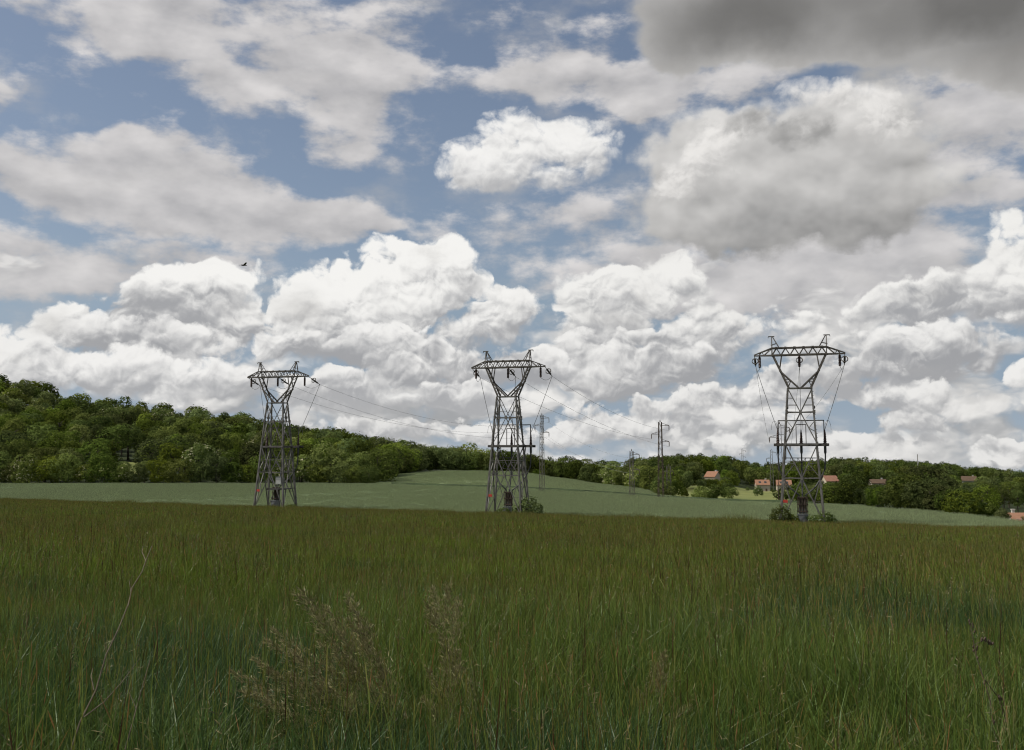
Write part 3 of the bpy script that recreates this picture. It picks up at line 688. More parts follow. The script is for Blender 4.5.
# ---------------------------------------------------------------- foliage
def leaf_mat(name, dark, light, trans=.42, hue=.022, val=.35):
    m = bpy.data.materials.new(name); m.use_nodes = True; x = NX(m.node_tree)
    for n in list(x.n): x.n.remove(n)
    oi = x.n.new('ShaderNodeObjectInfo').outputs['Random']
    at_ = x.n.new('ShaderNodeAttribute'); at_.attribute_name = 'v'
    c = x.mix(at_.outputs['Fac'], dark, light)
    h = x.n.new('ShaderNodeHueSaturation')
    x.put(h.inputs['Hue'], x.smooth(oi, 0, 1, .5 - hue, .5 + hue * .6, 'LINEAR'))
    r2 = x.m('FRACT', x.m('MULTIPLY', oi, 7.31)); x.put(h.inputs['Value'], x.smooth(r2, 0, 1, 1 - val * 1.2, 1 + val * 1.2, 'LINEAR'))
    x.put(h.inputs['Saturation'], x.smooth(x.m('FRACT', x.m('MULTIPLY', oi, 13.7)), 0, 1, .8, 1.08, 'LINEAR'))
    x.l.new(c, h.inputs['Color'])
    d = x.n.new('ShaderNodeBsdfDiffuse'); t = x.n.new('ShaderNodeBsdfTranslucent'); x.l.new(h.outputs[0], d.inputs[0]); x.l.new(h.outputs[0], t.inputs[0])
    ms = x.n.new('ShaderNodeMixShader'); ms.inputs[0].default_value = trans; x.l.new(d.outputs[0], ms.inputs[1]); x.l.new(t.outputs[0], ms.inputs[2])
    o = x.n.new('ShaderNodeOutputMaterial'); x.l.new(ms.outputs[0], o.inputs[0]); return m
M_leaf = leaf_mat('broad_leaves', (.050, .074, .013), (.150, .195, .038))
M_leaf_dark = leaf_mat('dark_leaves', (.034, .054, .011), (.108, .138, .029), hue=.02)
M_leaf_lime = leaf_mat('fresh_leaves', (.078, .110, .020), (.195, .245, .052), hue=.02)
M_flower = leaf_mat('cream_flowers', (.34, .33, .17), (.50, .48, .27), .3, .01, .2)
M_bark = metal_mat('bark', (.07, .055, .04), (.035, .028, .02), 2.5, .95)

def crown_np(seed, H, Rad, base, nl, n, size, tall=1.0, flower=0.0, shrub=False):
    """Leaf faces spread over the lobes of one crown. Returns verts, faces, per-vertex tone, per-face material."""
    g = np.random.default_rng(seed)
    hc = (H - base) / 2; cz = base + hc
    th = g.uniform(0, 2 * np.pi, nl); zz = g.uniform(-.72 if not shrub else -.9, .80, nl); rr = np.sqrt(g.uniform(.05, 1, nl)) * np.sqrt(np.clip(1 - zz ** 2, .1, 1))
    k = .62
    if shrub: rr = np.sqrt(g.uniform(.15, 1, nl)) * np.sqrt(np.clip(1 - np.clip(zz + .1, 0, 1) ** 2, .1, 1)) * 1.12
    lc = np.stack([rr * np.cos(th) * Rad * k, rr * np.sin(th) * Rad * k, cz + zz * hc * .70], 1)
    lr = g.uniform(.30, .52, nl) * Rad; lc[0] = (0, 0, cz + .1 * hc); lr[0] = .55 * Rad
    w = lr ** 2; li = g.choice(nl, n, p=w / w.sum())
    d = g.normal(size=(n, 3)); d /= np.linalg.norm(d, axis=1)[:, None]
    sh = 1 - np.abs(g.normal(0, .17, n)); out = g.random(n) < .07; sh = np.where(out, 1 + g.uniform(.02, .28, n), sh)
    p = lc[li] + d * (lr[li] * sh)[:, None] * np.array([1, 1, .85])
    # drop what lies deep inside another lobe, and thin out the underside
    keep = np.ones(n, bool)
    for j in range(nl):
        q = np.linalg.norm((p - lc[j]) / (lr[j] * np.array([1, 1, .85])), axis=1); keep &= ~((q < .66) & (li != j))
    keep &= p[:, 2] > base * .55
    # gaps: whole twigs missing
    cells = np.floor(p / (Rad * .22)).astype(int); hsh = (cells[:, 0] * 73856093 ^ cells[:, 1] * 19349663 ^ cells[:, 2] * 83492791) % 100
    keep &= hsh > 13
    p, d, hsh = p[keep], d[keep], hsh[keep]; n = len(p)
    nrm = d * 1.05 + g.normal(size=(n, 3)) * .36 + np.array([0, 0, .30]); nrm /= np.linalg.norm(nrm, axis=1)[:, None]
    t = np.cross(nrm, g.normal(size=(n, 3))); t /= np.linalg.norm(t, axis=1)[:, None]; b = np.cross(nrm, t)
    s = (size * g.uniform(.55, 1.25, n))[:, None]
    v = np.stack([p - t * s * .62, p - b * s * .36 + nrm * s * .08, p + t * s * .62, p + b * s * .40 + nrm * s * .08], 1).reshape(-1, 3)
    f = np.arange(n * 4).reshape(n, 4)
    tone = np.clip(.5 + .22 * g.normal(size=n) + (hsh - 56) / 200, 0, 1).repeat(4)
    mi = np.zeros(n, np.int32)
    if flower > 0: mi[(g.random(n) < flower) & (nrm[:, 2] > -.1) & (hsh % 3 == 0)] = 1
    return v, f, tone, mi
def trunk_mb(seed, H, r, top):
    g = random.Random(seed); mb = MB(); pts = []; x = y = 0
    for i in range(6):
        pts.append((x, y, top * i / 5 - (.4 if i == 0 else 0))); x += g.uniform(-.12, .12) * top * .15; y += g.uniform(-.12, .12) * top * .15
    mb.tube(pts, r, 7, r * .35)
    for i in range(5):
        k = g.uniform(.35, .85); a = g.uniform(0, 6.28); b0 = Vector(pts[2]).lerp(Vector(pts[5]), k); L = H * g.uniform(.16, .28)
        mb.tube([b0, b0 + Vector((math.cos(a) * L * .5, math.sin(a) * L * .5, L * .45)), b0 + Vector((math.cos(a) * L, math.sin(a) * L, L * .75))], r * .4, 5, r * .12)
    return mb
PROTO = {}
def proto(key, seed, H, Rad, base, nl, n, size, mats, flower=0, shrub=False):
    v, f, tone, mi = crown_np(seed, H, Rad, base, nl, n, size, 1, flower, shrub)
    me = np_mesh("crown", v, f, mats, False, mi); add_attr(me, 'v', tone)
    PROTO.setdefault(key, []).append((me, trunk_mb(seed, H, .028 * H * (.6 if shrub else 1), H * .62).mesh("trunk", M_bark), H))
for i in range(5): proto('tree', 10 + i, 12, 5.0 + .35 * (i % 3), 1.6, 16 + 2 * i, 5200, .52, [M_leaf, M_flower])
for i in range(4): proto('dark', 30 + i, 12, 4.8 + .3 * i, 1.4, 17 + i, 5200, .50, [M_leaf_dark, M_flower])
for i in range(3): proto('lime', 40 + i, 12, 4.9, 1.4, 15 + i, 4800, .55, [M_leaf_lime, M_flower])
for i in range(3): proto('acacia', 50 + i, 12, 4.8, 1.8, 15 + i, 4800, .54, [M_leaf_lime, M_flower], .55)
for i in range(4): proto('edge', 80 + i, 9, 4.6 + .3 * i, .05, 20 + i, 6200, .46, [M_leaf if i % 2 else M_leaf_lime, M_flower], 0, True)
for i in range(3): proto('edge_dark', 90 + i, 9, 4.8, .05, 20 + i, 6200, .44, [M_leaf_dark, M_flower], 0, True)
for i in range(2): proto('edge_acacia', 95 + i, 9, 4.8, .05, 20 + i, 6200, .48, [M_leaf_lime, M_flower], .4, True)
for i in range(3): proto('shrub', 60 + i, 4, 2.4, .15, 13 + i, 3600, .26, [M_leaf, M_flower], 0, True)
for i in range(2): proto('shrub_dark', 65 + i, 4, 2.5, .1, 13 + i, 3600, .25, [M_leaf_dark, M_flower], 0, True)
proto('shrub_lime', 70, 4, 2.3, .15, 13, 3600, .26, [M_leaf_lime, M_flower], 0, True)
KIND = {'tree': ('broadleaf_tree', 'tree'), 'dark': ('broadleaf_tree', 'tree'), 'lime': ('broadleaf_tree', 'tree'), 'acacia': ('flowering_tree', 'tree'), 'edge': ('bushy_tree', 'tree'), 'edge_dark': ('bushy_tree', 'tree'), 'edge_acacia': ('flowering_tree', 'tree'),
        'shrub': ('shrub', 'shrub'), 'shrub_dark': ('shrub', 'shrub'), 'shrub_lime': ('shrub', 'shrub')}
TREES = []
def plant(key, x, y, h, label, group, squash=1.0, dz=-.15):
    me, tr, H = rng.choice(PROTO[key]); nm, cat = KIND[key]
    o = empty(nm, (x, y, height(x, y) + dz), rng.uniform(0, 6.28)); s = h / H; o.scale = (s * squash, s * squash, s)
    tag(o, label, cat, group); link("crown", me, o); link("trunk", tr, o); TREES.append((x, y, h)); return o

# houses: x range in the photograph only says where they stand; (px, distance, width, depth, wall, roof, turn)
HOUSES = [
 dict(px=712.5, Y=570, w=6.2, d=8.0, wall=4.4, roof=2.8, rz=-38, z=-16.6, rm='tile', wm='cream', ch=1, lab="cream house with orange roof, alone on the wooded slope left of the pasture"),
 dict(px=761.5, Y=560, w=7.2, d=7.0, wall=4.2, roof=2.5, rz=-6, z=-20.6, rm='tile', wm='cream', ch=1, dorm=2, lab="cream house with orange tiled roof and two dark skylights, left of the largest pylon"),
 dict(px=783, Y=555, w=7.6, d=7.0, wall=4.2, roof=2.5, rz=-10, z=-20.6, rm='tile', wm='cream', ch=0, dorm=2, lab="cream house with orange tiled roof seen through the largest pylon's left legs"),
 dict(px=829, Y=600, w=7.6, d=8, wall=2.6, roof=3.0, rz=8, z=-18.0, rm='pink', wm='cream', ch=0, lab="faded pink tiled roof over the hedge just right of the largest pylon"),
 dict(px=877, Y=560, w=8.4, d=7, wall=2.4, roof=2.0, rz=-4, z=-18.0, rm='brown', wm='stone', ch=1, lab="low house with long dull brown roof among dark trees above the hedge"),
 dict(px=968, Y=650, w=8.5, d=7, wall=3.4, roof=2.6, rz=-24, z=-19.8, rm='brown', wm='white', ch=1, lab="house with white gable and grey brown roof high among the trees at right"),
 dict(px=1018, Y=205, w=4.0, d=4.4, wall=1.9, roof=1.2, rz=-8, z=-15.0, rm='tile', wm='stone', ch=2, lab="near cottage with orange roof and white chimney at the wheat field's right end"),
]
CLEAR = []
for h in HOUSES:
    hw = h['w'] / 2 / h['Y'] * F_PX; top = HOR - (h['z'] + h['wall'] + h['roof']) / h['Y'] * F_PX
    CLEAR.append((h['px'] - hw - 1.5, h['px'] + hw + 1.5, top - 1, HOR - (h['z'] + .25 * h['wall']) / h['Y'] * F_PX, h['Y'], h))
CLEAR += [(118, 139, 451, 461, 340, None)]
def fit(c):
    """Trees keep out of house plots, and those that stand before a house stay low enough to leave its roof in sight."""
    zone, key, x, y, h = c; rad = h * .42
    px = to_px((x, y, height(x, y) + h))[0]; r = rad / y * F_PX
    for a, b, t, bo, Y, hh in CLEAR:
        if hh and abs(x - (hh['px'] - 512) / F_PX * hh['Y']) < hh['w'] * .5 + 3 and abs(y - hh['Y']) < hh['d'] * .5 + 4: return None
        if y < Y + 9 and px + r * .75 > a and px - r * .75 < b:
            lim = t + (bo - t) * (.62 if hh else .8)
            hmax = -(lim - HOR) / F_PX * y - height(x, y)
            if h > hmax:
                if hmax < 2.5: return None
                h = hmax
    for m in (mA, mB, mC, mE):
        if (Vector((x, y)) - m[0].location.xy).length < h * .25 + 1: return None
    return (zone, key, x, y, h)

# ---- the wood on the left slope, front rows first
cand = []                                            # (group key, type, x, y, h)
u = -.72
while u < -.125:
    y = lerp_tab(NEAR_END, u) + rng.uniform(2.5, 5.0); cand.append(('front', rng.choices(['edge', 'edge_acacia', 'edge_dark'], [7, 3, 2])[0], u * y, y, rng.uniform(6.5, 10.5))); u += rng.uniform(4.2, 6.4) / 300
u = -.72
while u < -.12:
    y = lerp_tab(NEAR_END, u) + rng.uniform(9, 16); cand.append(('second', rng.choices(['lime', 'tree', 'acacia', 'dark'], [2, 5, 2, 3])[0], u * y, y, rng.uniform(10, 14))); u += rng.uniform(6.5, 9) / 310
def grid(u0, u1, y0, y1, step, fn):
    y = y0; odd = 0
    while y < y1:
        x = u0 * y + (step / 2 if odd else 0)
        while x < u1 * y:
            a, b = x + rng.uniform(-.38, .38) * step, y + rng.uniform(-.38, .38) * step; fn(a, b); x += step
        y += step * .87; odd ^= 1
def far_end_clear(x, y): return y > lerp_tab(FAR_END, x / y) + 5 or x / y < -.145
grid(-.74, -.09, 326, 545, 11.2, lambda x, y: cand.append(('hill', rng.choices(['tree', 'dark', 'lime', 'acacia'], [5, 4, 3, .9])[0], x, y, rng.uniform(9.5, 15.5))) if far_end_clear(x, y) and not (-.425 < x / y < -.365 and 335 < y < 374) else None)
cand = [(z, 'edge' if z in ('hill', 'second') and -.19 < x / y < -.05 and y < lerp_tab(FAR_END, x / y) + 25 else k, x, y, h) for z, k, x, y, h in cand]
# ---- the belt along the far edge of the pale wheat
u = -.135
while u < .168:
    y = lerp_tab(FAR_END, u) + rng.uniform(2.5, 4.5)
    cand.append(('belt', rng.choices(['edge', 'edge_dark', 'edge_acacia'], [6, 5, 1])[0], u * y, y, rng.uniform(7, 10.5) * (1.1 if u < 0 else .92))); u += rng.uniform(3.6, 5.2) / y
u = -.13
while u < .175:
    y = lerp_tab(FAR_END, u) + rng.uniform(10, 17)
    cand.append(('belt2', rng.choices(['edge', 'edge_dark'], [1, 1])[0], u * y, y, rng.uniform(9, 12.5) * (1.1 if u < 0 else .92))); u += rng.uniform(4.6, 7) / y
# ---- the bank beside the wheat on the right
u = .300
while u < .455:
    y = lerp_tab(NEAR_END, u) + rng.uniform(3.5, 6); cand.append(('bank', rng.choices(['edge_dark', 'edge'], [4, 1])[0], u * y, y, rng.uniform(5.2, 6.8) * (1 if u < .42 else .8))); u += rng.uniform(1.7, 2.6) / y
u = .285
while u < .47:
    y = lerp_tab(NEAR_END, u) + rng.uniform(9, 15); cand.append(('bank2', rng.choices(['edge_dark', 'edge'], [4, 2])[0], u * y, y, rng.uniform(6.5, 8.4) * (1 if u < .42 else .8))); u += rng.uniform(2.6, 3.6) / y
# ---- beyond: the valley trees and the wooded hills on the right
grid(.30, .56, 300, 560, 13, lambda x, y: cand.append(('valley', rng.choices(['dark', 'tree', 'lime'], [4, 4, 1])[0], x, y, rng.uniform(6.5, 10))) if x / y > .34 or y > 470 else None)
grid(.125, .56, 560, 815, 12.5, lambda x, y: cand.append(('far', rng.choices(['dark', 'tree', 'lime'], [4, 5, 1])[0], x, y, rng.uniform(9, 14))))
grid(-.12, .13, 420, 560, 13, lambda x, y: cand.append(('far', rng.choices(['dark', 'tree', 'lime'], [4, 5, 1])[0], x, y, rng.uniform(8.5, 12))) if y > lerp_tab(FAR_END, x / y) + 20 else None)
grid(.155, .215, 440, 570, 10, lambda x, y: cand.append(('far', rng.choices(['dark', 'tree', 'lime'], [3, 5, 2])[0], x, y, rng.uniform(7, 11))))
cand = [c for c in map(fit, cand) if c]

def side(x, y):
    px = to_px((x, y, height(x, y)))[0]
    if px < 130: return "far left of the pylon"
    if px < 248: return "left of the white box pylon"
    if px < 303: return "behind the white box pylon"
    return "right of the white box pylon"
LOOK = {'tree': "mid green broadleaf tree", 'dark': "dark green broadleaf tree", 'lime': "fresh yellow green broadleaf tree", 'acacia': "tree dotted with cream blossom", 'edge': "mid green bushy tree", 'edge_dark': "dark green bushy tree", 'edge_acacia': "bushy tree dotted with cream blossom"}
def tree_label(zone, key, x, y):
    a = LOOK[key]; px = to_px((x, y, height(x, y)))[0]
    if zone == 'front': return a + " fronting the wood, " + side(x, y)
    if zone == 'second': return a + " in the wood's second row, " + side(x, y)
    if zone == 'hill': return a + " up the wooded slope, " + side(x, y)
    w = "left of" if px < 485 else ("behind" if px < 535 else "right of")
    if zone == 'belt': return a + " edging the pale wheat, " + w + " the middle pylon"
    if zone == 'belt2': return a + " behind the pale wheat's edge, " + w + " the middle pylon"
    if zone == 'bank': return a + " in the bank beside the wheat at right"
    if zone == 'bank2': return a + " standing behind the bank at right"
    return a + " above the bank at right, among scattered roofs"
GROUP = dict(front="front row of the left wood", second="second row of the left wood", hill="trees on the left slope", belt="trees edging the pale wheat", belt2="trees behind the wheat's edge", bank="bank of trees by the wheat", bank2="trees behind the bank", valley="valley trees")
one, rest = [], []
hill = sorted([c for c in cand if c[0] == 'hill'], key=lambda c: c[3])
val = sorted([c for c in cand if c[0] == 'valley'], key=lambda c: c[3])
in_view = lambda c: -.53 < c[2] / c[3] < .53
for c in cand:
    if c[0] in ('front', 'second', 'belt', 'belt2', 'bank', 'bank2') and in_view(c): one.append(c)
    elif c[0] not in ('hill', 'valley'): rest.append(c)
hv = [c for c in hill if in_view(c)]; N_ONE = 296 - len(one) - 30
one += hv[:N_ONE] + [c for c in val if in_view(c)][:30]
done = set(map(id, one)); rest += [c for c in hill + val if id(c) not in done]
for zone, key, x, y, h in one: plant(key, x, y, h, tree_label(zone, key, x, y), GROUP[zone] , rng.uniform(.92, 1.15))
print("single trees", len(one), "wood", len(rest))

# ---- the rest of the woods as one mass, scattered with geometry nodes
def scatter(name, pts, rots, scls, idx, protos, label, cat, tilt=None):
    me = bpy.data.meshes.new(name); me.vertices.add(len(pts)); me.vertices.foreach_set('co', np.asarray(pts, np.float32).ravel())
    for nm, typ, vals in (('rot', 'FLOAT', rots), ('scl', 'FLOAT', scls), ('pick', 'INT', idx)):
        a = me.attributes.new(nm, typ, 'POINT'); a.data.foreach_set('value', np.asarray(vals, np.float32 if typ == 'FLOAT' else np.int32))
    o = link(name, me); tag(o, label, cat, kind='stuff')
    ng = bpy.data.node_groups.new(name + "_scatter", 'GeometryNodeTree')
    ng.interface.new_socket('Geometry', in_out='INPUT', socket_type='NodeSocketGeometry'); ng.interface.new_socket('Geometry', in_out='OUTPUT', socket_type='NodeSocketGeometry')
    N, L = ng.nodes, ng.links
    gi, go = N.new('NodeGroupInput'), N.new('NodeGroupOutput'); j = N.new('GeometryNodeJoinGeometry')
    for p in reversed(protos):                        # joined geometry comes out last linked first
        oi = N.new('GeometryNodeObjectInfo'); oi.inputs['Object'].default_value = p; oi.inputs['As Instance'].default_value = False
        g2 = N.new('GeometryNodeGeometryToInstance'); L.new(oi.outputs['Geometry'], g2.inputs[0]); L.new(g2.outputs[0], j.inputs[0])
    ip = N.new('GeometryNodeInstanceOnPoints'); ip.inputs['Pick Instance'].default_value = True
    def attr(nm, typ):
        a = N.new('GeometryNodeInputNamedAttribute'); a.data_type = typ; a.inputs['Name'].default_value = nm; return a.outputs['Attribute']
    cx = N.new('ShaderNodeCombineXYZ'); L.new(attr('rot', 'FLOAT'), cx.inputs[2])
    L.new(gi.outputs[0], ip.inputs['Points']); L.new(j.outputs[0], ip.inputs['Instance']); L.new(attr('pick', 'INT'), ip.inputs['Instance Index'])
    e2r = N.new('FunctionNodeEulerToRotation'); L.new(cx.outputs[0], e2r.inputs[0]); L.new(e2r.outputs[0], ip.inputs['Rotation'])
    L.new(attr('scl', 'FLOAT'), ip.inputs['Scale']); L.new(ip.outputs[0], go.inputs[0])
    md = o.modifiers.new("scatter", 'NODES'); md.node_group = ng
    return o
HID = bpy.data.collections.new("scatter_sources")     # never linked to the scene
def source(me):
    o = bpy.data.objects.new("source_" + me.name, me); HID.objects.link(o); return o
far_protos = []
for i, (k, mats) in enumerate((('tree', [M_leaf, M_flower]), ('tree', [M_leaf, M_flower]), ('tree', [M_leaf, M_flower]), ('dark', [M_leaf_dark, M_flower]), ('dark', [M_leaf_dark, M_flower]), ('lime', [M_leaf_lime, M_flower]), ('acacia', [M_leaf_lime, M_flower]))):
    v, f, tone, mi = crown_np(200 + i, 12, 5.4, .8, 16, 2600, .74, 1, .5 if k == 'acacia' else 0)
    me = np_mesh("far_crown", v, f, mats, False, mi); add_attr(me, 'v', tone); far_protos.append((k, source(me)))
kinds = [k for k, _ in far_protos]; FARK = dict(edge='tree', edge_dark='dark', edge_acacia='acacia')
scatter("woodland", [(c[2], c[3], height(c[2], c[3]) - .3) for c in rest], [rng.uniform(0, 6.28) for c in rest], [c[4] / 12 for c in rest],
        [rng.choice([i for i, k in enumerate(kinds) if k == FARK.get(c[1], c[1])]) for c in rest], [p for _, p in far_protos], "dense green woodland covering the hill tops and the far slopes", "woodland")

# ---- single bushes
u = -.118
while u < .04:
    y = lerp_tab(FAR_END, u) + rng.uniform(1.0, 2.2)
    plant(rng.choice(['shrub', 'shrub_dark']), u * y, y, rng.uniform(2.2, 3.4), "low shrub under the trees edging the pale wheat, %s the middle pylon" % ("left of" if u < -.03 else "by"), "shrubs edging the pale wheat", 1.25); u += 3.0 / y
for px, Y, h, key, lab, sq in (
    (527, 150.2, 4.0, 'shrub_lime', "leafy bright green bush at the right foot of the middle pylon", 1.0),
    (502, 150.5, 2.0, 'shrub', "low green bush under the middle pylon's cabinet", 1.3),
    (778, 131.5, 3.1, 'shrub_dark', "dark bush at the left foot of the largest pylon", 1.1),
    (791, 133.0, 2.0, 'shrub', "low dark green bush under the largest pylon between leg and cabinet", 1.1),
    (820, 131.5, 2.4, 'shrub_dark', "dark spreading bush at the right foot of the largest pylon", 1.3),
    (293, 171.0, 1.6, 'shrub', "small bush at the right foot of the pylon with the white box", 1.2),
    (757, 400, 4.6, 'shrub', "round lone bush in the yellow pasture below the orange roofed house", .8),
    (701, 300, 4.6, 'shrub_lime', "broad fresh green bush at the near left end of the pasture", 1.3),
    (715, 306, 5.0, 'shrub', "big rounded bush left of the pasture, right of the fresh green one", 1.3),
    (711, 255, 3.2, 'shrub_dark', "small dark bush at the wheat edge before the big pasture bushes", 1.0),
    (729, 318, 4.2, 'shrub', "spreading bush on the pasture's left side, rightmost of its clump", 1.2),
    (728, 352, 6.0, 'shrub_dark', "tall dark bush rising behind the clump at the pasture's left", 1.0),
    (747, 520, 2.0, 'shrub', "bush before the left wall of the house with two skylights", 1.0),
    (771.5, 520, 2.0, 'shrub_dark', "dark bush between the two orange roofed cream houses", 1.1),
    (664, 262, 5.0, 'shrub_lime', "fresh green bush beside the brown mast's legs", 1.0),
    (684, 330, 3.0, 'shrub', "small bush on the pasture's upper left, left of the big clump", 1.0),
    (785, 262, 5.2, 'shrub_dark', "dark bush seen between the largest pylon's legs", 1.2),
    (797, 250, 5.5, 'shrub_dark', "dark bush behind the largest pylon's cabinet", 1.2),
    (985, 158, 2.7, 'shrub', "low bush between the bank and the near cottage", 1.3),
    (999, 150, 2.0, 'shrub_lime', "small pale bush at the left corner of the near cottage", 1.2),
    (1024, 150, 1.1, 'shrub_dark', "dark bush before the right half of the near cottage", 1.2),
    (965, 158, 3.6, 'shrub', "rounded bush at the right end of the bank", 1.2)):
    p = on_ground(px, Y); plant(key, p.x, p.y, h, lab, "single bushes", sq)
# ---------------------------------------------------------------- houses
def plaster(name, c): return field_mat(name, tuple(k * .86 for k in c), c, .6, 4, .1)
def tile_mat(name, a, b):
    m = bpy.data.materials.new(name); m.use_nodes = True; x = NX(m.node_tree); bs = x.n['Principled BSDF']
    p = x.n.new('ShaderNodeTexCoord').outputs['Object']; n1 = x.noise(p, 1.1, 5, .7); n2 = x.noise(p, 9, 2, .5)
    x.l.new(x.mix(x.m('ADD', x.m('MULTIPLY', x.smooth(n1, .3, .7), .6), x.m('MULTIPLY', n2, .4)), a, b), bs.inputs['Base Color']); bs.inputs['Roughness'].default_value = .95; bs.inputs['Specular IOR Level'].default_value = .1
    w = x.n.new('ShaderNodeTexWave'); w.bands_direction = 'Z'; w.inputs['Scale'].default_value = 1.3; x.l.new(p, w.inputs['Vector'])
    b_ = x.n.new('ShaderNodeBump'); b_.inputs['Strength'].default_value = .5; x.l.new(w.outputs['Fac'], b_.inputs['Height']); x.l.new(b_.outputs[0], bs.inputs['Normal']); return m
ROOF = dict(tile=tile_mat('orange_tiles', (.25, .130, .080), (.30, .170, .110)), pink=tile_mat('pink_tiles', (.24, .125, .085), (.31, .17, .12)), brown=tile_mat('brown_tiles', (.085, .058, .040), (.135, .095, .065)))
WALLM = dict(cream=plaster('cream_plaster', (.60, .52, .39)), stone=plaster('rough_stone', (.40, .35, .28)), white=plaster('white_plaster', (.66, .63, .56)))
M_win = metal_mat('window_glass', (.03, .035, .04), (.05, .055, .06), 1, .1); M_frame = metal_mat('window_frame', (.5, .48, .44), (.42, .40, .36), 1, .5); M_door = metal_mat('brown_door', (.12, .07, .04), (.09, .05, .03), 1, .6)
for h in HOUSES:
    x = (h['px'] - 512) / F_PX * h['Y'] * math.cos(PITCH); w, d, wl, rf = h['w'], h['d'], h['wall'], h['roof']
    root = empty("house", (x, h['Y'], h['z']), R(h['rz'])); tag(root, h['lab'], "house", "scattered houses on the right")
    mb = MB(); a, b = w / 2, d / 2
    mb._add([(-a, -b, -2.5), (a, -b, -2.5), (a, b, -2.5), (-a, b, -2.5), (-a, -b, wl), (a, -b, wl), (a, b, wl), (-a, b, wl), (-a, 0, wl + rf - .12), (a, 0, wl + rf - .12)],
            [(0, 1, 5, 4), (1, 2, 6, 9, 5), (2, 3, 7, 6), (3, 0, 4, 8, 7), (3, 2, 1, 0)])
    mb.build("wall", WALLM[h['wm']], root)
    mb = MB(); o = .4; t = .22; e = wl - rf / b * o
    mb._add([(-a - o, -b - o, e), (a + o, -b - o, e), (a + o, 0, wl + rf), (-a - o, 0, wl + rf), (a + o, b + o, e), (-a - o, b + o, e),
             (-a - o, -b - o, e + t), (a + o, -b - o, e + t), (a + o, 0, wl + rf + t), (-a - o, 0, wl + rf + t), (a + o, b + o, e + t), (-a - o, b + o, e + t)],
            [(6, 7, 8, 9), (9, 8, 10, 11), (0, 3, 2, 1), (3, 5, 4, 2), (0, 1, 7, 6), (5, 11, 10, 4), (0, 6, 9, 3), (3, 9, 11, 5), (1, 2, 8, 7), (2, 4, 10, 8)])
    rfo = mb.build("roof", ROOF[h['rm']], root)
    if h['ch']:
        cx = -a + .7 if h['ch'] == 2 else a * .55
        mb = MB(); ck = .55 if h['ch'] == 2 else .75; mb.box((cx, .35, wl + rf + .15), (ck, ck, 1.3)); mb.box((cx, .35, wl + rf + .86), (ck + .2, ck + .2, .12)); mb.build("chimney", WALLM['white'], rfo)
    for k in range(h.get('dorm', 0)):
        xx = (-.5 + k) * w * .42; f = .45; zc = wl + rf * f; yc = -b * (1 - f)
        mb = MB(); sl_ = math.atan2(rf, b); c, s_ = math.cos(sl_), math.sin(sl_)
        q = lambda u_, v_, n_: (xx + u_, yc + v_ * c - n_ * s_, zc + .22 + v_ * s_ + n_ * c)
        mb._add([q(-.6, -.75, .1), q(.6, -.75, .1), q(.6, .75, .1), q(-.6, .75, .1), q(-.6, -.75, -.1), q(.6, -.75, -.1), q(.6, .75, -.1), q(-.6, .75, -.1)], [(0, 1, 2, 3), (0, 4, 5, 1), (1, 5, 6, 2), (2, 6, 7, 3), (3, 7, 4, 0)])
        mb.build("skylight", M_win, rfo)
    n = 3 if w > 8 else 2
    for k in range(n):
        xx = (k - (n - 1) / 2) * w / n
        if k == n - 1:
            mb = MB(); mb.box((xx, -b - .02, 1.05), (1.0, .1, 2.1)); mb.build("door", M_door, root); continue
        mb = MB(); mb.box((xx, -b - .01, 1.55), (1.2, .08, 1.3)); wo_ = mb.build("window", M_frame, root)
        mb = MB(); mb.box((xx - .27, -b - .06, 1.55), (.48, .04, 1.12)); mb.box((xx + .27, -b - .06, 1.55), (.48, .04, 1.12)); mb.build("pane", M_win, wo_)
    mb = MB(); mb.box((-a - .01, 0, wl - .6), (.08, 1.0, 1.2)); wo_ = mb.build("window", M_frame, root)
    mb = MB(); mb.box((-a - .06, 0, wl - .6), (.04, .8, 1.0)); mb.build("pane", M_win, wo_)
# tall thin pole on the right hill
p = at(918, 470, 640); mb = MB(); mb.tube([(0, 0, -14), (0, 0, 9.6)], .38, 8, .26); mb.box((0, 0, 9.7), (.5, .5, .35))
o = mb.build("chimney_pole", M_conc); o.location = p; tag(o, "tall slim pole rising above the dark trees on the right hill", "pole")
# bird
def bird():
    root = empty("bird", tuple(at(243.5, 265.5, 62)), R(35)); tag(root, "small dark bird flying with raised wings before the white cloud", "bird")
    mb = MB(); mb.lathe((-.17, 0, 0), (1, 0, .08), [(0, .004), (.03, .02), (.07, .033), (.14, .045), (.22, .04), (.28, .024), (.33, .03), (.36, .024), (.385, .008), (.41, .002)], 10)
    mb._add([(-.15, -.02, 0), (-.15, .02, 0), (-.30, .05, -.01), (-.30, -.05, -.01), (-.15, -.02, .008), (-.15, .02, .008), (-.30, .05, -.004), (-.30, -.05, -.004)], [(0, 1, 2, 3), (7, 6, 5, 4), (0, 4, 5, 1), (2, 6, 7, 3), (1, 5, 6, 2), (0, 3, 7, 4)])
    mb.build("body", M_porc, root)
    for s in (-1, 1):
        mb = MB(); top = [(.09, .03, .02), (.12, .20, .10), (.06, .42, .13), (-.02, .44, .13), (-.02, .22, .10), (-.06, .03, .02)]
        v = [(x_, s * y_, z_) for x_, y_, z_ in top] + [(x_, s * y_, z_ - .012) for x_, y_, z_ in top]
        mb._add(v, [(0, 1, 4, 5), (1, 2, 3, 4), (6, 11, 10, 7), (7, 10, 9, 8)] + [(i, i + 6, (i + 1) % 6 + 6, (i + 1) % 6) for i in range(6)])
        mb.build("wing", M_dark, root)
bird()
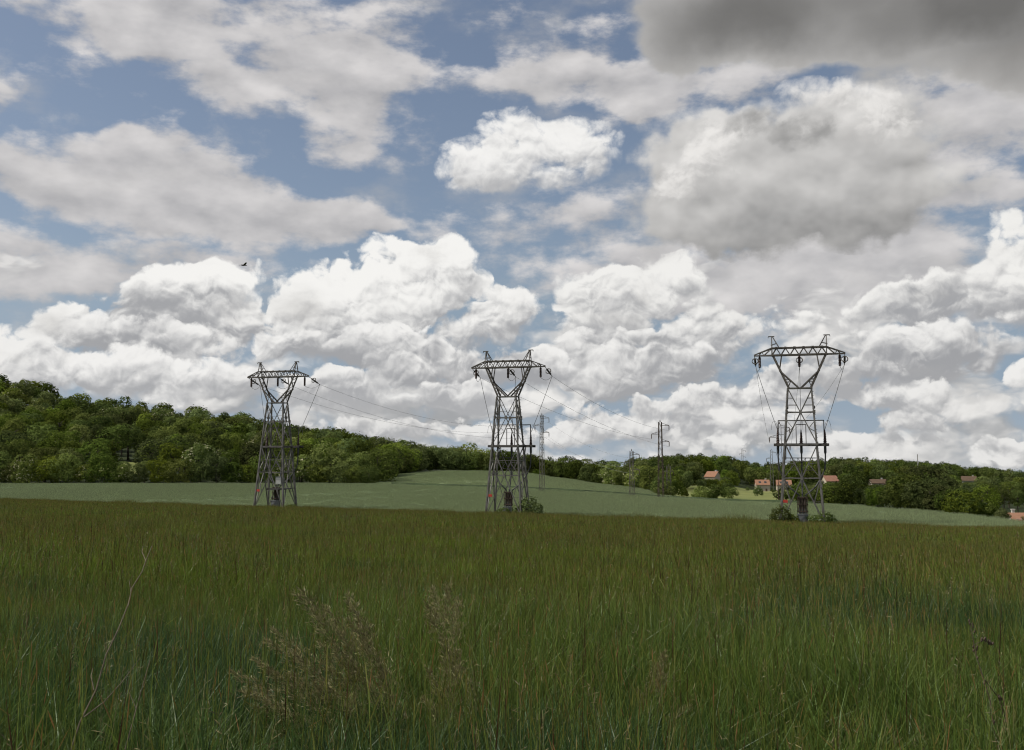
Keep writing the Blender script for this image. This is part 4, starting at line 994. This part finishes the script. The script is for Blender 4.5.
# ---------------------------------------------------------------- meadow grass
def grass_mat(name, low, mid, top, blue, patch=True, trans=.4, seed=None):
    m = bpy.data.materials.new(name); m.use_nodes = True; x = NX(m.node_tree)
    for n in list(x.n): x.n.remove(n)
    A = lambda k: (lambda n: (setattr(n, 'attribute_name', k), n.outputs['Fac'])[1])(x.n.new('ShaderNodeAttribute'))
    t, v = A('t'), A('v')
    pos = x.n.new('ShaderNodeNewGeometry').outputs['Position']
    q = x.mapping(pos, (3.1, 1.7, 0), (1, 1, 0))
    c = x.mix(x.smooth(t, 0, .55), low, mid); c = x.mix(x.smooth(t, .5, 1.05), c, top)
    if seed:
        c = x.mix(x.m('MULTIPLY', x.smooth(v, .76, .92), x.smooth(t, .55, .75)), c, seed)
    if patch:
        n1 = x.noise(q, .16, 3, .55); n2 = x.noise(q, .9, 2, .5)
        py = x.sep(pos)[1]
        f = x.m('ADD', x.m('ADD', x.smooth(n1, .46, .64), x.smooth(py, 26, 9, 0, .55)), x.m('MULTIPLY', x.m('SUBTRACT', n2, .5), .8), clamp=True)  # bluish patches; nearest grass also darkened, foreground shade put into the colour
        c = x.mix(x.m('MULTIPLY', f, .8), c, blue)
    h = x.n.new('ShaderNodeHueSaturation'); x.put(h.inputs['Value'], x.smooth(v, 0, 1, .42, 1.6, 'LINEAR')); x.put(h.inputs['Hue'], x.smooth(v, 0, 1, .485, .51, 'LINEAR')); x.l.new(c, h.inputs['Color'])
    d = x.n.new('ShaderNodeBsdfDiffuse'); tr = x.n.new('ShaderNodeBsdfTranslucent'); x.l.new(h.outputs[0], d.inputs[0]); x.l.new(h.outputs[0], tr.inputs[0])
    g = x.n.new('ShaderNodeBsdfGlossy'); g.inputs['Roughness'].default_value = .45; g.inputs['Color'].default_value = (.8, .85, .8, 1)
    ms = x.n.new('ShaderNodeMixShader'); ms.inputs[0].default_value = trans; x.l.new(d.outputs[0], ms.inputs[1]); x.l.new(tr.outputs[0], ms.inputs[2])
    m2 = x.n.new('ShaderNodeMixShader'); m2.inputs[0].default_value = .025; x.l.new(ms.outputs[0], m2.inputs[1]); x.l.new(g.outputs[0], m2.inputs[2])
    o = x.n.new('ShaderNodeOutputMaterial'); x.l.new(m2.outputs[0], o.inputs[0]); return m
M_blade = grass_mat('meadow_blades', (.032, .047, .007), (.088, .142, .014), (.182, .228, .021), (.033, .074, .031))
M_seed = grass_mat('seed_heads', (.07, .10, .016), (.13, .165, .028), (.19, .195, .042), (.1, .1, .1), False, .35, (.20, .105, .040))
M_spike = grass_mat('dock_spikes', (.05, .05, .015), (.075, .045, .02), (.10, .050, .024), (.1, .1, .1), False, .2)
M_straw = grass_mat('dry_straw', (.09, .085, .03), (.15, .13, .055), (.20, .165, .08), (.1, .1, .1), False, .25)

class Strips:
    """Collects tapered strips: blades, stalks and seed heads."""
    def __init__(s): s.v, s.f, s.t, s.r, s.m, s.n = [], [], [], [], [], 0
    def add(s, pts, wid, side, t, v, mat):
        """pts: n x k x 3 centre lines; wid: k widths (n x k); side: n x 3 unit vectors; t: k heights 0..1."""
        n, k = pts.shape[:2]
        L = pts - side[:, None] * wid[..., None] / 2; Rr = pts + side[:, None] * wid[..., None] / 2
        V = np.stack([L, Rr], 2).reshape(n, k * 2, 3)
        base = s.n + np.arange(n)[:, None, None] * (k * 2)
        seg = np.array([[2 * i, 2 * i + 1, 2 * i + 3, 2 * i + 2] for i in range(k - 1)])[None]
        s.v.append(V.reshape(-1, 3)); s.f.append((base + seg).reshape(-1, 4)); s.t.append(np.broadcast_to(np.repeat(t, 2, -1) if t.ndim == 1 else np.repeat(t, 2, 1), (n, k * 2)).reshape(-1))
        s.r.append(np.repeat(v, k * 2)); s.m.append(np.full(n * (k - 1), mat, np.int32)); s.n += n * k * 2
    def mesh(s, name, mats):
        me = np_mesh(name, np.concatenate(s.v), np.concatenate(s.f), mats, False, np.concatenate(s.m))
        add_attr(me, 't', np.concatenate(s.t)); add_attr(me, 'v', np.clip(np.concatenate(s.r), 0, 1)); return me
def unit(a): return a / np.maximum(np.linalg.norm(a, axis=-1, keepdims=True), 1e-6)
def curve_pts(base, d, lean, h, curl, k):
    """Blades that rise and bow over in direction d."""
    s = np.linspace(0, 1, k)[None, :, None]
    up = np.array([0, 0, 1.0])
    return base[:, None] + up * h[:, None, None] * (s - curl[:, None, None] * s ** 3 * .45) + d[:, None] * (h * 1.0)[:, None, None] * (lean[:, None, None] * s + curl[:, None, None] * s ** 2.4)
def grass_tile(seed, size, nb, ns, wb, hb, hs, seg=4, nd=0, mats=None):
    g = np.random.default_rng(seed); S = Strips()
    def basic(n): 
        b = np.zeros((n, 3)); b[:, :2] = g.uniform(-size / 2, size / 2, (n, 2)); a = g.uniform(0, 2 * np.pi, n)
        d = np.stack([np.cos(a), np.sin(a), np.zeros(n)], 1); d = unit(d + np.array([-.35, 0, 0])); a2 = g.uniform(0, 2 * np.pi, n); sd = np.stack([np.cos(a2), np.sin(a2), np.zeros(n)], 1)
        return b, d, sd
    b, d, sd = basic(nb); clump = .5 + .5 * np.sin(b[:, 0] * 5.1 + seed) * np.sin(b[:, 1] * 4.3 + seed * 2)
    h = hb * (.62 + .45 * g.random(nb)) * (.82 + .3 * clump); curl = np.abs(g.normal(.18, .28, nb)); lean = np.abs(g.normal(.11, .15, nb))
    P = curve_pts(b, d, lean, h, np.minimum(curl, .8), seg); s = np.linspace(0, 1, seg)
    w = wb * (.6 + .8 * g.random(nb))[:, None] * (np.array([.7, 1.0, .8, .08]) if seg == 4 else np.array([.8, 1.0, .1]))[None]
    S.add(P, w, sd, s, g.random(nb) * .8 + .1 + .2 * (clump - .5), 0)
    # flowering stalks with narrow heads
    b, d, sd = basic(ns); h = hs * (.66 + .42 * g.random(ns)); lean = np.abs(g.normal(.03, .06, ns)); curl = np.abs(g.normal(.02, .07, ns))
    P = curve_pts(b, d, lean, h, curl, 3); tone = g.random(ns)
    S.add(P, np.full((ns, 3), wb * .38), sd, np.array([.1, .5, .6]), tone, 1)
    tip = P[:, -1]; ax = unit(P[:, -1] - P[:, -2] + g.normal(0, .08, (ns, 3))); L = g.uniform(.06, .15, ns); ww = (wb * g.uniform(.4, .8, ns))
    for q in range(2):
        sd2 = unit(np.cross(ax, sd)) if q else sd
        H = tip[:, None] + ax[:, None] * (L[:, None] * np.array([-.12, .3, .7, 1.0])[None])[..., None]
        S.add(H, ww[:, None] * np.array([.25, 1, .8, .1])[None], sd2, np.array([.7, .9, 1, 1.05]), tone, 1)
    # a few open panicles and dry leaves
    n = max(2, ns // 9); b, d, sd = basic(n); h = hs * g.uniform(.8, 1.1, n); P = curve_pts(b, d, np.full(n, .08), h, np.full(n, .10), 3)
    S.add(P, np.full((n, 3), wb * .34), sd, np.array([.2, .6, .8]), g.random(n), 2)
    for q in range(12):
        f = g.uniform(.72, 1.0, n)[:, None]; p0 = P[:, 1] * (1 - f) * 2 + P[:, 2] * (2 * f - 1); dr = unit(g.normal(size=(n, 3)) + np.array([0, 0, .5])); e = p0 + dr * g.uniform(.02, .05, n)[:, None]
        H = np.stack([p0, p0 * .4 + e * .6, e], 1); S.add(H, np.full((n, 3), wb * .5) * np.array([.3, 1, .3]), unit(np.cross(dr, g.normal(size=(n, 3)))), np.array([.6, .9, 1]), g.random(n), 2)
    if nd:                                           # dark upright spikes of dock and sorrel
        b, d, sd = basic(nd); h = hs * g.uniform(.75, 1.12, nd); P = curve_pts(b, d, np.abs(g.normal(.05, .06, nd)), h, np.zeros(nd), 5)
        for q in range(2): S.add(P, np.full((nd, 5), wb * .75) * np.array([.5, .5, 1.1, 1.3, .2]), unit(np.cross(sd, np.array([0, 0, 1.0]))) if q else sd, np.array([.1, .4, .7, .9, 1]), g.random(nd), 3)
    n = max(2, nb // 110); b, d, sd = basic(n); S.add(curve_pts(b, d, g.uniform(.05, .4, n), hb * g.uniform(.5, .95, n), g.uniform(.2, .8, n), 3), np.full((n, 3), wb * .9) * np.array([.8, 1, .1]), sd, np.array([.2, .6, 1]), g.random(n), 2)
    return S.mesh("grass_tile", mats or [M_blade, M_seed, M_straw, M_spike])
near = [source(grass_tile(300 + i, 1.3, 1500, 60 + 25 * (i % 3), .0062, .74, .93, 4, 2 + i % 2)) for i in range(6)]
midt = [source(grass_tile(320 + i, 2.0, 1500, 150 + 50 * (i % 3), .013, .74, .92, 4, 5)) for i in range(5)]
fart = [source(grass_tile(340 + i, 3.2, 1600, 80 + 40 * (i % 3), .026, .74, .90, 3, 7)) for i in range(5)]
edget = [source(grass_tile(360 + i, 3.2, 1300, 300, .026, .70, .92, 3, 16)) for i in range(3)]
def meadow(y0, y1, step, protos, pts, pk, base):
    y = y0
    while y < y1:
        half = abs(y) * .62 + 14; x = -half + rng.uniform(0, step)
        while x < half:
            a, b = x + rng.uniform(-.22, .22) * step, y + rng.uniform(-.22, .22) * step
            if b + .48 * a < EDGE + .2 + rng.uniform(-1, .6) - step * .2: pts.append((a, b, height(a, b) - .03)); pk.append(base + rng.randrange(len(protos)))
            x += step
        y += step
pts, pk = [], []
meadow(-6, 15, 1.12, near, pts, pk, 0); meadow(15, 46, 1.72, midt, pts, pk, len(near)); meadow(46, 212, 2.75, fart, pts, pk, len(near) + len(midt))
pk = [k if p[1] + .48 * p[0] < EDGE - 20 + 11 * math.sin(p[0] * .11) or k < len(near) + len(midt) else len(near) + len(midt) + len(fart) + rng.randrange(3) for p, k in zip(pts, pk)]
tot = near + midt + fart + edget
wv = lambda x, y: .93 + .15 * math.sin(x * .31 + 1.7 * math.sin(y * .23)) + .10 * math.sin(x * .9 + y * .7)
print("grass patches", len(pts))
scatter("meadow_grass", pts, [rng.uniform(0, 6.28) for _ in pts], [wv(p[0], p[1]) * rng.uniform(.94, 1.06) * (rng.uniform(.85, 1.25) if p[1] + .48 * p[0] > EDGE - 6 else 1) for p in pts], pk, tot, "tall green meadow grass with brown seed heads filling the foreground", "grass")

# ---------------------------------------------------------------- the standing wheat
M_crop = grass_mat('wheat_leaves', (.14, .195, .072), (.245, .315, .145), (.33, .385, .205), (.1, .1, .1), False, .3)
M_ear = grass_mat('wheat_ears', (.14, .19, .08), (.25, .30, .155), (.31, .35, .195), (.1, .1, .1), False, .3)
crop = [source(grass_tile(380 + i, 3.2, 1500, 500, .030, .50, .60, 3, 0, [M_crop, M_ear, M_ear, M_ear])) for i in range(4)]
def stand(y_lo, y_hi, u0, u1, step, name, label):
    P = []; y = 110.0
    while y < 405:
        x = u0 * y + rng.uniform(0, step)
        while x < u1 * y:
            a, b = x + rng.uniform(-.3, .3) * step, y + rng.uniform(-.3, .3) * step; u = a / b
            if y_lo(u) < b < y_hi(u): P.append((a, b, height(a, b) + .02))
            x += step
        y += step
    bump = lambda x, y: 1 + .10 * math.sin(x * .05 + 1.3 * math.sin(y * .04)) + .05 * math.sin(x * .21 - y * .16)
    scatter(name, P, [rng.uniform(0, 6.28) for _ in P], [bump(p[0], p[1]) * rng.uniform(.93, 1.07) for p in P], [rng.randrange(4) for _ in P], crop, label, "crop")
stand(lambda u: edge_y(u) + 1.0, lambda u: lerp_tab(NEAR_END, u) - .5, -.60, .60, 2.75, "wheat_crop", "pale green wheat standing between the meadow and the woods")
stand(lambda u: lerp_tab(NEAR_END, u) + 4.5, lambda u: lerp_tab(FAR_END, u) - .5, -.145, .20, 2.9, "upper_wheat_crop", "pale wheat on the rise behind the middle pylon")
# ---------------------------------------------------------------- single plants standing in the foreground
def feathery(name, base_px, Y, tips, label, cat, seed, panicle=.34, wid=.004, full=True):
    """A tuft of tall grass: thin culms that end in loose, many-flowered panicles."""
    g = np.random.default_rng(seed); b0 = on_ground(base_px, Y); S, T = Strips(), Strips()
    for px, py in [(a + g.uniform(-13, 13), b + g.uniform(-8, 14)) for a, b in (tips[::2] if full else tips[::4])] + list(tips):
        e = at(px + g.uniform(-3, 3), py, Y + g.uniform(-.35, .35)); b = b0 + Vector((g.uniform(-.12, .12), g.uniform(-.12, .12), 0))
        mid = b.lerp(e, .55) + Vector((.10 * (b.x - e.x), 0, .16 * (e.z - b.z)))
        P = np.array([[(1 - s) ** 2 * b[k] + 2 * s * (1 - s) * mid[k] + s * s * e[k] for k in range(3)] for s in np.linspace(0, 1, 9)]) - np.array(b0)
        for sd in ((1, 0, 0), (0, 1, 0)): S.add(P[None], np.linspace(wid, wid * .35, 9)[None], np.array([sd], float), np.linspace(.1, .9, 9), np.array([g.random()]), 0)
        seg = np.linalg.norm(np.diff(P, axis=0), axis=1); L = seg.sum(); cum = np.r_[0, np.cumsum(seg)] / L
        cd = unit(P[-1] - P[-4]); nb = 95; pl = min(panicle / L, .5)
        for i in range(nb):
            s = 1 - pl * (i / nb) ** .9; p = np.array([np.interp(s, cum, P[:, k]) for k in range(3)])
            ln = (.012 + .075 * (i / nb) ** .7) * g.uniform(.5, 1.2); d = g.normal(size=3); d[2] = d[2] * .5 + .35; d[0] -= .5; d /= np.linalg.norm(d)
            q = p + d * ln; q[2] -= ln * .25
            S.add(np.stack([p, q])[None], np.full((1, 2), wid * .18), unit(np.cross(d, g.normal(size=3)))[None], np.array([.6, .8]), np.array([g.random()]), 0)
            for _ in range(4):
                a = p + (q - p) * g.uniform(.3, 1.0); dd = unit(d * .6 + g.normal(size=3) * .4 + cd * .9); c = a + dd * g.uniform(.016, .036)
                T.add(np.stack([a, (a + c) / 2, c])[None], wid * np.array([[.3, 1.0, .15]]), unit(np.cross(dd, g.normal(size=3)))[None], np.array([.7, .9, 1.05]), np.array([g.random()]), 0)
    root = empty(name, tuple(b0)); tag(root, label, cat, kind='thing')
    link("stalks", S.mesh("stalks", [M_straw]), root); link("panicles", T.mesh("panicles", [M_plume]), root); return root
M_plume = grass_mat('plume', (.125, .118, .046), (.19, .172, .07), (.25, .222, .10), (.1, .1, .1), False, .25)
feathery("feathery_grass", 415, 6.0, [(303, 590), (328, 606), (346, 600), (352, 620), (276, 628), (366, 640), (262, 664), (292, 652), (322, 642), (348, 656), (244, 688), (282, 690), (312, 682), (372, 684), (300, 716), (338, 722), (385, 712),
          (268, 728), (335, 690), (360, 705), (255, 705), (318, 662), (290, 672), (352, 742), (310, 742), (230, 672), (340, 630), (380, 660)],
          "big tuft of feathery tan grass leaning left in the foreground", "grass tuft", 11)
feathery("feathery_grass", 468, 6.2, [(432, 588), (448, 584), (462, 600), (440, 636), (456, 650), (430, 668), (446, 690), (470, 680), (424, 700), (462, 715)],
          "smaller upright tuft of straw coloured grass right of the big leaning tuft", "grass tuft", 12, .26, .0036, False)
feathery("feathery_grass", 650, 6.8, [(652, 664), (668, 652), (640, 690), (690, 706)],
          "sparse brownish grass tuft in the foreground right of the middle", "grass tuft", 13, .15, .003, False)
M_twig = metal_mat('bleached_stem', (.17, .13, .085), (.10, .078, .05), 14, .8)
M_dock = metal_mat('dry_dock_stem', (.09, .06, .035), (.055, .038, .022), 14, .8)
def stem(name, base_px, Y, paths, mat, label, r=.006, heads=0, seed=1):
    b0 = on_ground(base_px, Y); root = empty(name, tuple(b0)); tag(root, label, "dry plant"); g = random.Random(seed)
    for i, (pts, rr) in enumerate(paths):
        P = [at(px, py, Y + .04 * k) - b0 for k, (px, py) in enumerate(pts)]
        if i == 0: P = [Vector((0, 0, -.03))] + P
        mb = MB(); mb.tube(P, r * rr, 6, r * rr * .45)
        if heads:
            for _ in range(heads):
                k = g.uniform(.3, 1) * (len(P) - 1); a = P[int(k)].lerp(P[min(int(k) + 1, len(P) - 1)], k % 1)
                mb.lathe(a + Vector((g.uniform(-.012, .012), g.uniform(-.012, .012), 0)), (g.uniform(-.4, .4), g.uniform(-.4, .4), 1), [(0, .002), (.006, .006), (.014, .005), (.02, .001)], 5)
        mb.build("stalk" if i == 0 else "side_stalk", mat, root)
    return root
stem("dry_weed_stem", 66, 4.6, [([(66, 765), (80, 722), (96, 690), (106, 655), (118, 630), (128, 605), (132, 588), (142, 572), (146, 560), (152, 546)], 1.0), ([(146, 561), (142, 552), (143, 546)], .5), ([(84, 717), (104, 702), (122, 682), (140, 658)], .7),
     ([(94, 690), (91, 676), (93, 668)], .6), ([(128, 606), (131, 592), (129, 580)], .5)], M_twig, "tall bleached dry weed stem with forked twigs at the left edge of the foreground", .0042)
stem("dry_weed_stem", 128, 4.8, [([(122, 760), (132, 725), (138, 702), (150, 660)], 1.0), ([(136, 708), (128, 690)], .5)], M_twig, "short thin dry stalk right of the tall bleached weed stem", .004)
stem("dock_stem", 1000, 6.0, [([(1000, 770), (990, 700), (976, 655), (970, 622)], 1.0), ([(985, 680), (1000, 700), (1008, 725)], .7), ([(974, 645), (984, 640), (992, 646)], .5)], M_dock,
     "dark brown seeding dock stem with bent twigs at the right foreground", .0046, 20, 3)
